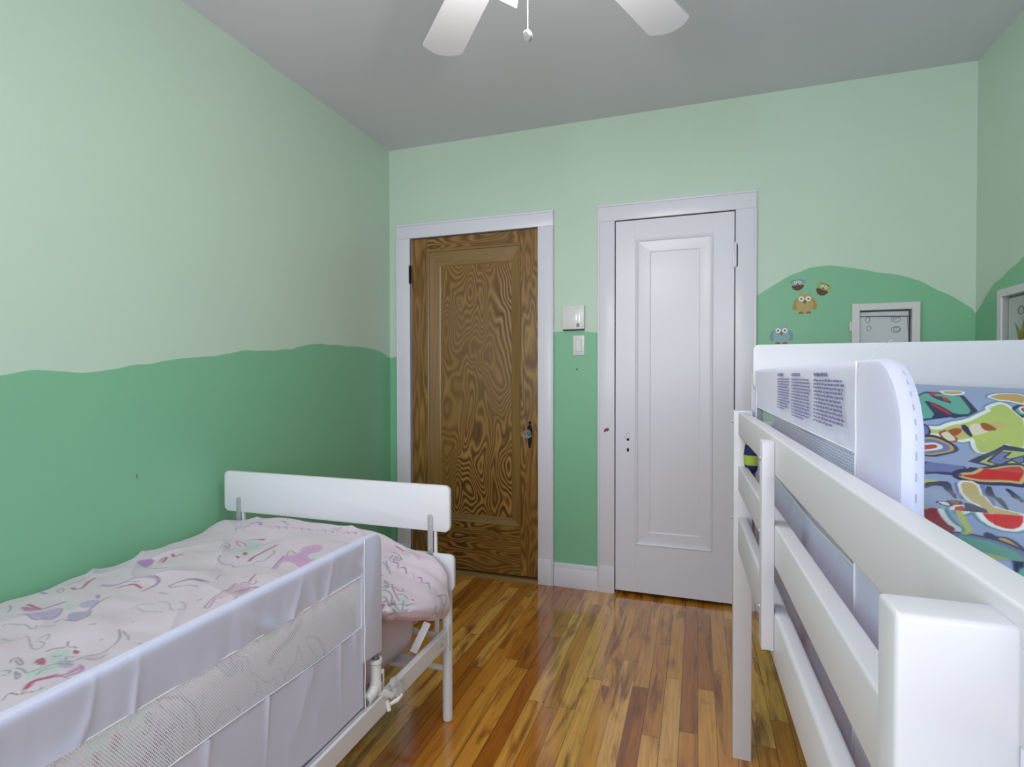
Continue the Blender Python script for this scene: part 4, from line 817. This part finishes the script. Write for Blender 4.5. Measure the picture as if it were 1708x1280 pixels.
# ------------------------------------------------------------------ loft bed on the right
lb = empty('loft_bed', (2.5, -1.95, 0), 'mid-high white wooden bed with plank rails standing along the right wall', 'bed')
rx = lambda y: 1.976 + 0.0155 * (-1.21 - y)
YN = -3.0
def rail(name, zf, zn, t, bev=0.004, par=lb):
    """zf, zn: (bottom, top) at the far and near end"""
    yf = -1.206; L = (YN - (-1.21)) / (-2.75 + 1.21)
    b1 = zf[0] + (zn[0] - zf[0]) * L; t1 = zf[1] + (zn[1] - zf[1]) * L
    a, b = rx(yf), rx(YN)
    return MB().hexa([(b, YN, b1), (b + t, YN, b1), (a + t, yf, zf[0]), (a, yf, zf[0]), (b, YN, t1), (b + t, YN, t1), (a + t, yf, zf[1]), (a, yf, zf[1])], bev, seg=3).build(name, M['lacq'], par, smooth=True)
rail('guard_plank', (1.022, 1.093), (1.033, 1.100), .026, .003); rail('guard_plank', (0.850, 0.926), (0.880, 0.952), .026, .0035); rail('side_rail', (0.660, 0.768), (0.712, 0.797), .026, .007)
MB().box(1.963, 2.018, -1.205, -1.145, 0, 1.097, .003).build('post', M['lacq'], lb, smooth=True)
MB().box(1.9495, 2.0005, -2.726, -2.697, 0.0, 1.0905, .0028, 3).build('ladder_post', M['lacq'], lb, smooth=True)
bt = MB().box(1.9665, 1.9875, -1.966, -1.924, 0.711, 1.088, .0015).build('batten', M['lacq'], lb, smooth=True)
for z in (1.055, .92, .78): MB().lathe([(0, 0), (.004, 0), (.0035, .002), (0, .0025)], (1.9665, -1.940, z), (-1, 0, 0), 10).build('screw', M['steel'], bt, smooth=True)
for z in (1.062, .757): MB().lathe([(0, 0), (.006, 0), (.005, .004), (0, .005)], (1.963, -1.175, z), (-1, 0, 0), 12).build('bolt', M['steel'], lb, smooth=True)
MB().lathe([(0, 0), (.0010, 0), (.0008, .0004), (0, .0005)], (1.9545, -2.7255, 1.0855), (0, -1, 0), 8).build('chip', M['plasticg'], lb)
MB().box(1.963, 2.018, -3.06, -3.0, 0, 1.097, .003).build('post', M['lacq'], lb, smooth=True)
MB().box(2.965, 3.02, -1.205, -1.145, 0, 1.25, .003).build('post', M['lacq'], lb, smooth=True); MB().box(2.965, 3.02, -3.06, -3.0, 0, 1.25, .003).build('post', M['lacq'], lb, smooth=True)
MB().box(2.995, 3.02, -3.0, -1.205, .66, .80, .004).build('side_rail', M['lacq'], lb)
MB().box(2.018, 2.05, -1.148, -1.128, .60, 1.22, .002).build('head_post', M['lacq'], lb)
board('upper_head_board', 2.020, 2.985, 1.163, 1.304, 0.018, lb, y=-1.172, t=.022)
board('lower_head_board', 2.050, 2.965, 0.86, 1.06, 0.012, lb, y=-1.150, t=.018)
board('foot_board', 2.018, 2.965, 0.70, 0.95, 0.012, lb, y=-3.045, t=.018)
MB().box(2.0245, 2.0445, -2.665, -2.605, .62, 1.03, .002).build('inner_post', M['lacq'], lb, smooth=True)
for y in np.linspace(-2.9, -1.35, 10): MB().box(2.03, 2.995, y - .035, y + .035, 0.700, 0.716, .002).build('slat', M['lacq'], lb)
m2 = MB().box(2.070, 2.985, -2.985, -1.215, 0.717, 0.93, 0.05, 5).build('mattress', M['sheet'], smooth='all', at=(2.5, -2.1, .717))
tag(m2, 'mattress under the bright graffiti quilt on the raised white bed', 'mattress')

P, Y, X = quilt_surface()
pr = Print(Y, X, (0.27, 0.35, 0.60))
QC = dict(navy=(.018, .022, .09), teal=(.10, .36, .30), tealdk=(.10, .26, .28), red=(.50, .012, .015), crimson=(.30, .008, .03), orange=(.52, .33, .10), tan=(.52, .40, .17), lime=(.42, .52, .14), slate=(.13, .17, .40), white=(.72, .76, .82), cream=(.66, .60, .50), brown=(.30, .08, .02))
QF=[([(-1.402,2.374),(-1.412,2.472),(-1.45,2.472),(-1.5,2.474),(-1.512,2.428),(-1.516,2.416),(-1.502,2.401),(-1.516,2.397),(-1.518,2.381),(-1.526,2.345)],{'c':'navy'}),([(-1.416,2.37),(-1.416,2.461),(-1.458,2.461),(-1.498,2.459),(-1.504,2.424),(-1.484,2.412),(-1.466,2.399),(-1.45,2.379),(-1.476,2.379),(-1.514,2.383),(-1.52,2.347)],{'c':'teal'}),([(-1.45,2.379),(-1.466,2.399),(-1.488,2.414),(-1.51,2.42),(-1.516,2.397),(-1.514,2.385),(-1.482,2.381)],{'c':'navy'}),([(-1.408,2.401),(-1.404,2.426),(-1.416,2.43),(-1.42,2.41),(-1.43,2.41),(-1.43,2.43),(-1.464,2.434),(-1.456,2.418),(-1.436,2.401)],{'c':'navy'}),([(-1.412,2.403),(-1.408,2.422),(-1.416,2.428),(-1.42,2.407),(-1.432,2.405),(-1.432,2.418),(-1.43,2.403)],{'c':'red'}),([(-1.432,2.42),(-1.432,2.43),(-1.458,2.43),(-1.454,2.422)],{'c':'red'}),([(-1.462,2.387),(-1.472,2.397),(-1.504,2.418),(-1.506,2.412),(-1.492,2.401),(-1.476,2.391)],{'c':'red'}),([(-1.398,2.432),(-1.394,2.478),(-1.412,2.47),(-1.418,2.438)],{'c':'orange','g':[(0.006,'white')]}),([(-1.422,2.521),(-1.4,2.554),(-1.4,2.6),(-1.446,2.579),(-1.442,2.569),(-1.434,2.552),(-1.434,2.536),(-1.428,2.529)],{'c':'orange','g':[(0.01,'slate'),(0.006,'white')]}),([(-1.544,2.358),(-1.546,2.381),(-1.534,2.403),(-1.524,2.443),(-1.504,2.472),(-1.478,2.505),(-1.474,2.498),(-1.458,2.519),(-1.45,2.536),(-1.466,2.542),(-1.492,2.546),(-1.51,2.55),(-1.599,2.511),(-1.599,2.496),(-1.581,2.484),(-1.611,2.457),(-1.641,2.42),(-1.601,2.426),(-1.567,2.436),(-1.567,2.426),(-1.575,2.405),(-1.556,2.376),(-1.556,2.356)],{'c':'lime','g':[(0.012,'tealdk'),(0.008,'white')],'k':1}),([(-1.554,2.374),(-1.546,2.393),(-1.56,2.401),(-1.575,2.403),(-1.581,2.387),(-1.571,2.379)],{'c':'cream','o':'brown'}),([(-1.548,2.387),(-1.54,2.407),(-1.538,2.426),(-1.563,2.424),(-1.567,2.407),(-1.556,2.399)],{'c':'tan'}),([(-1.548,2.391),(-1.54,2.41),(-1.542,2.422),(-1.552,2.418),(-1.563,2.401),(-1.552,2.395)],{'c':'brown'}),([(-1.534,2.42),(-1.53,2.436),(-1.563,2.436),(-1.563,2.428)],{'c':'navy'}),([(-1.534,2.436),(-1.524,2.461),(-1.546,2.472),(-1.556,2.451),(-1.56,2.436)],{'c':'cream'}),([(-1.524,2.461),(-1.524,2.478),(-1.542,2.49),(-1.546,2.472),(-1.544,2.461)],{'c':'brown'}),([(-1.52,2.482),(-1.518,2.501),(-1.53,2.515),(-1.536,2.496),(-1.532,2.484)],{'c':'tan'}),([(-1.609,2.321),(-1.593,2.352),(-1.601,2.358),(-1.619,2.347),(-1.641,2.31)],{'c':'red','g':[(0.036,'navy'),(0.028,'orange'),(0.022,'slate'),(0.009,'white')]}),([(-1.536,2.343),(-1.536,2.358),(-1.556,2.356),(-1.567,2.337)],{'c':'slate','g':[(0.004,'navy')]}),([(-1.464,2.544),(-1.45,2.565),(-1.452,2.577),(-1.506,2.552),(-1.484,2.548)],{'c':'navy'}),([(-1.468,2.55),(-1.456,2.575),(-1.492,2.558),(-1.482,2.55)],{'c':'teal'}),([(-1.466,2.561),(-1.458,2.573),(-1.482,2.563)],{'c':'red','g':[(0.004,'white')]}),([(-1.685,2.379),(-1.587,2.48),(-1.603,2.509),(-1.709,2.461),(-1.709,2.42)],{'c':'navy','k':0}),([(-1.685,2.399),(-1.613,2.47),(-1.621,2.501),(-1.691,2.47),(-1.707,2.418),(-1.695,2.412)],{'c':'lime','k':0}),([(-1.681,2.414),(-1.623,2.459),(-1.625,2.476),(-1.657,2.451),(-1.665,2.461),(-1.693,2.43)],{'c':'slate','k':0,'o':'navy'}),([(-1.663,2.459),(-1.641,2.492),(-1.673,2.478),(-1.681,2.463)],{'c':'slate','k':0,'o':'navy'}),([(-1.719,2.288),(-1.705,2.335),(-1.743,2.36),(-1.753,2.339),(-1.747,2.312),(-1.737,2.281)],{'c':'slate','g':[(0.003,'navy')]}),([(-1.753,2.341),(-1.753,2.37),(-1.725,2.399),(-1.701,2.436),(-1.695,2.467),(-1.777,2.43),(-1.769,2.403),(-1.769,2.372),(-1.761,2.35)],{'c':'red','g':[(0.016,'navy'),(0.006,'tan')]}),([(-1.771,2.271),(-1.767,2.306),(-1.781,2.29),(-1.795,2.263)],{'c':'lime'}),([(-1.86,2.242),(-1.789,2.265),(-1.769,2.312),(-1.789,2.316),(-1.966,2.259),(-1.95,2.256),(-1.803,2.3),(-1.795,2.283),(-1.836,2.256)],{'c':'navy'}),([(-1.773,2.323),(-1.781,2.331),(-1.96,2.271),(-1.962,2.261),(-1.813,2.312)],{'c':'slate'}),([(-1.773,2.333),(-1.777,2.356),(-1.809,2.35),(-2.006,2.285),(-2.032,2.294),(-2.056,2.304),(-2.219,2.23),(-2.215,2.207),(-2.01,2.275),(-1.96,2.273),(-1.819,2.321)],{'c':'tan','g':[(0.005,'white')]}),([(-1.779,2.36),(-1.785,2.37),(-2.012,2.292),(-1.992,2.292),(-1.815,2.352)],{'c':'slate'}),([(-1.785,2.366),(-1.791,2.379),(-2.03,2.3),(-2.02,2.296),(-1.872,2.339)],{'c':'navy'}),([(-1.791,2.393),(-1.797,2.403),(-1.842,2.401),(-1.988,2.335),(-1.822,2.393)],{'c':'navy'}),([(-2.026,2.228),(-2.008,2.254),(-2.205,2.19),(-2.217,2.205),(-2.215,2.232),(-2.243,2.219),(-2.251,2.203),(-2.233,2.192),(-2.195,2.194),(-2.201,2.172)],{'c':'red','g':[(0.01,'tealdk'),(0.006,'white')]}),([(-1.988,2.219),(-1.988,2.238),(-2.02,2.232),(-2.02,2.221)],{'c':'white','o':'navy'}),([(-1.978,2.238),(-1.974,2.259),(-2.006,2.248),(-2.004,2.236)],{'c':'brown','o':'navy'}),([(-1.984,2.256),(-1.996,2.267),(-2.046,2.271),(-2.207,2.19)],{'c':'navy'}),([(-2.018,2.19),(-2.153,2.159),(-2.221,2.151),(-2.245,2.155),(-2.257,2.139),(-2.203,2.13)],{'c':'crimson','g':[(0.01,'tealdk'),(0.006,'white')]}),([(-2.257,2.174),(-2.253,2.182),(-2.281,2.186),(-2.291,2.178),(-2.277,2.17)],{'c':'navy'}),([(-2.269,2.182),(-2.273,2.192),(-2.307,2.19),(-2.313,2.188),(-2.291,2.182)],{'c':'orange','g':[(0.004,'navy')]}),([(-2.259,2.145),(-2.273,2.163),(-2.287,2.176),(-2.321,2.184),(-2.39,2.153),(-2.325,2.159),(-2.303,2.147)],{'c':'teal','g':[(0.012,'navy'),(0.007,'slate')]}),([(-2.311,2.149),(-2.325,2.159),(-2.348,2.163),(-2.4,2.137)],{'c':'lime'}),([(-2.362,2.155),(-2.368,2.163),(-2.4,2.149),(-2.404,2.141),(-2.4,2.139)],{'c':'navy'}),([(-2.398,2.145),(-2.398,2.149),(-2.41,2.145),(-2.408,2.141)],{'c':'teal'})]
QL=[([(-2.177,2.145),(-2.173,2.157),(-2.163,2.18),(-2.231,2.168),(-2.251,2.165),(-2.257,2.157)],'lime',0.0035),([(-1.753,2.341),(-1.743,2.314),(-1.747,2.281)],'navy',0.003)]
for oy, ox in ((-.9, .35), (-.55, .55), (.1, .62), (-.3, -.62), (-1.1, .0), (0, 0)):
    for pts, k in QF:
        if (oy or ox) and -2.45 < pts[0][0] + oy and pts[0][1] + ox < 2.34 - .9 * (-2.2 - pts[0][0] - oy) * 0 and pts[0][0] + oy < -1.3: continue
        gw = [(a, QC[b]) for a, b in k.get('g', [])]
        pr.fill([(a + oy, b + ox) for a, b in pts], QC[k['c']], min(k.get('k', 1), 1), QC[k['o']] if 'o' in k else None, .0022, gw or None)
    for pts, c, w in QL: pr.line([(a + oy, b + ox) for a, b in pts], QC[c], w)
q = gridmesh('quilt', P, printed_cloth('graffiti_print_cotton', .8), at=(2.5, -2.1, 1.0), color=pr.C)
sm = q.modifiers.new('thickness', 'SOLIDIFY'); sm.thickness = 0.004; sm.offset = -1
tag(q, 'bright blue quilt printed with red, green and yellow graffiti letters', 'quilt')
# the quilt corner squeezed out between the planks at the far post
m = MB(); m.lathe([(0, .125), (.010, .12), (.020, .09), (.024, .06), (.022, .03), (.013, .008), (0, 0)], (2.012, -1.232, .905), (0.02, 0, 1), 20)
b = m.build('quilt_corner', [paint('quilt_navy', (.02, .025, .12), .8), paint('quilt_orange', (.62, .25, .03), .8), paint('quilt_lime', (.40, .50, .06), .8)], q, smooth='all')
for p in b.data.polygons:
    z = p.center.z + 1.0; a = p.center.y + p.center.x
    p.material_index = 1 if .985 < z < 1.012 else (2 if .945 < z < .958 else 0)

gr = empty('bed_rail_guard', (2.05, -1.85, 0.72), 'white fabric safety guard with blue printed warning text on the raised right bed', 'bed guard', 'white fabric bed guards')
gxr = lambda y: 2.034 + 0.0150 * (-1.21 - y)
guard(gr, gxr, -1.23, -1.236, -2.285, -2.46, 1.226, 1.112, 0.965, 0.690, -1, 'net2', .0015)
yn, ysm = -2.424, -2.283
arc = [(yn + .085 - .085 * math.sin(R_(a)), 1.141 + .085 * math.cos(R_(a))) for a in range(0, 91, 10)]
es = side_sleeve(gr, gxr, [(ysm + .014, .690), (ysm + .014, 1.226)] + arc + [(yn, .690)], -1, ysm, .70, 1.225, t=.024)
pth = arc[3:] + [(yn, z) for z in np.linspace(1.12, .90, 12)]
for (ya, za), (yb, zb_) in zip(pth, pth[1:]):
    n_ = max(1, int(math.hypot(yb - ya, zb_ - za) / .013))
    for i in range(n_):
        f0, f1 = (i + .3) / n_, (i + .7) / n_
        MB().tube([(gxr(yn) + .002, ya + (yb - ya) * f0 - .0004, za + (zb_ - za) * f0), (gxr(yn) + .002, ya + (yb - ya) * f1 - .0004, za + (zb_ - za) * f1)], .0006, 6).build('stitch', M['plasticg'], es)
MB().box(gxr(-1.225) - .012, gxr(-1.225) + .010, -1.238, -1.222, .690, 1.222, .004).build('far_sleeve', M['satin'], gr, smooth=True)
MB().tube([(gxr(-1.23), -1.23, .745), (gxr(-1.24), -1.24, 1.212), (gxr(-2.30), -2.30, 1.212), (gxr(-2.38), -2.38, 1.16), (gxr(-2.40), -2.40, 1.10), (gxr(-2.40), -2.40, .745)], .008, 12).build('frame_tube', M['greytube'], gr, smooth=True)
MB().tube([(gxr(-2.29), -2.29, 1.226), (gxr(-2.30), -2.31, 1.236), (gxr(-2.3) + .006, -2.345, 1.246)], .0004, 5).build('loose_thread', M['thread'], gr)
# printed warning text (far too small to read; three language columns)
rnd = random.Random(4)
words = 'the of to and bed rail guard child never use with this adult beds only keep gap fall risk death from cords strap must firmly mattress before each check age months years caution suffocation entrapment hazard between fully fitted product'.split()
def textmesh(body, w, x0, z0, sx, sz, name, par):
    cu = bpy.data.curves.new('t', 'FONT'); cu.body = body; cu.size = 1; cu.space_line = 1.0; cu.resolution_u = 1; cu.offset = .035
    o = bpy.data.objects.new('t', cu); S.collection.objects.link(o); bpy.context.view_layer.update()
    me = bpy.data.meshes.new_from_object(o.evaluated_get(bpy.context.evaluated_depsgraph_get())); bpy.data.objects.remove(o); bpy.data.curves.remove(cu)
    mx = max(v.co.x for v in me.vertices); base = wloc(par)
    for v in me.vertices:
        y = x0 - v.co.x / mx * w; z = z0 + v.co.y * sz
        v.co = Vector((gxr(y) - .01475, y, z)) - base
    me.materials.append(M['inkblue']); r = bpy.data.objects.new(name, me); S.collection.objects.link(r); r.parent = par; return r
for y0, w, nl, title in ((-1.68, .160, 12, 'AVERTISSEMENT'), (-1.856, .180, 13, 'ADVERTENCIA'), (-2.055, .184, 12, 'WARNING')):
    lines = []
    for i in range(nl):
        s_ = ''
        while len(s_) < 44: s_ += rnd.choice(words) + ' '
        lines.append(s_[:44 if i < nl - 1 else 30].strip())
    body = '\n'.join(lines)
    t = textmesh(body, w, y0, 1.1985, 1, .0057, 'warning_text', gr)
    textmesh(title, w * .5, y0, 1.2065, 1, .0075, 'warning_title', gr)
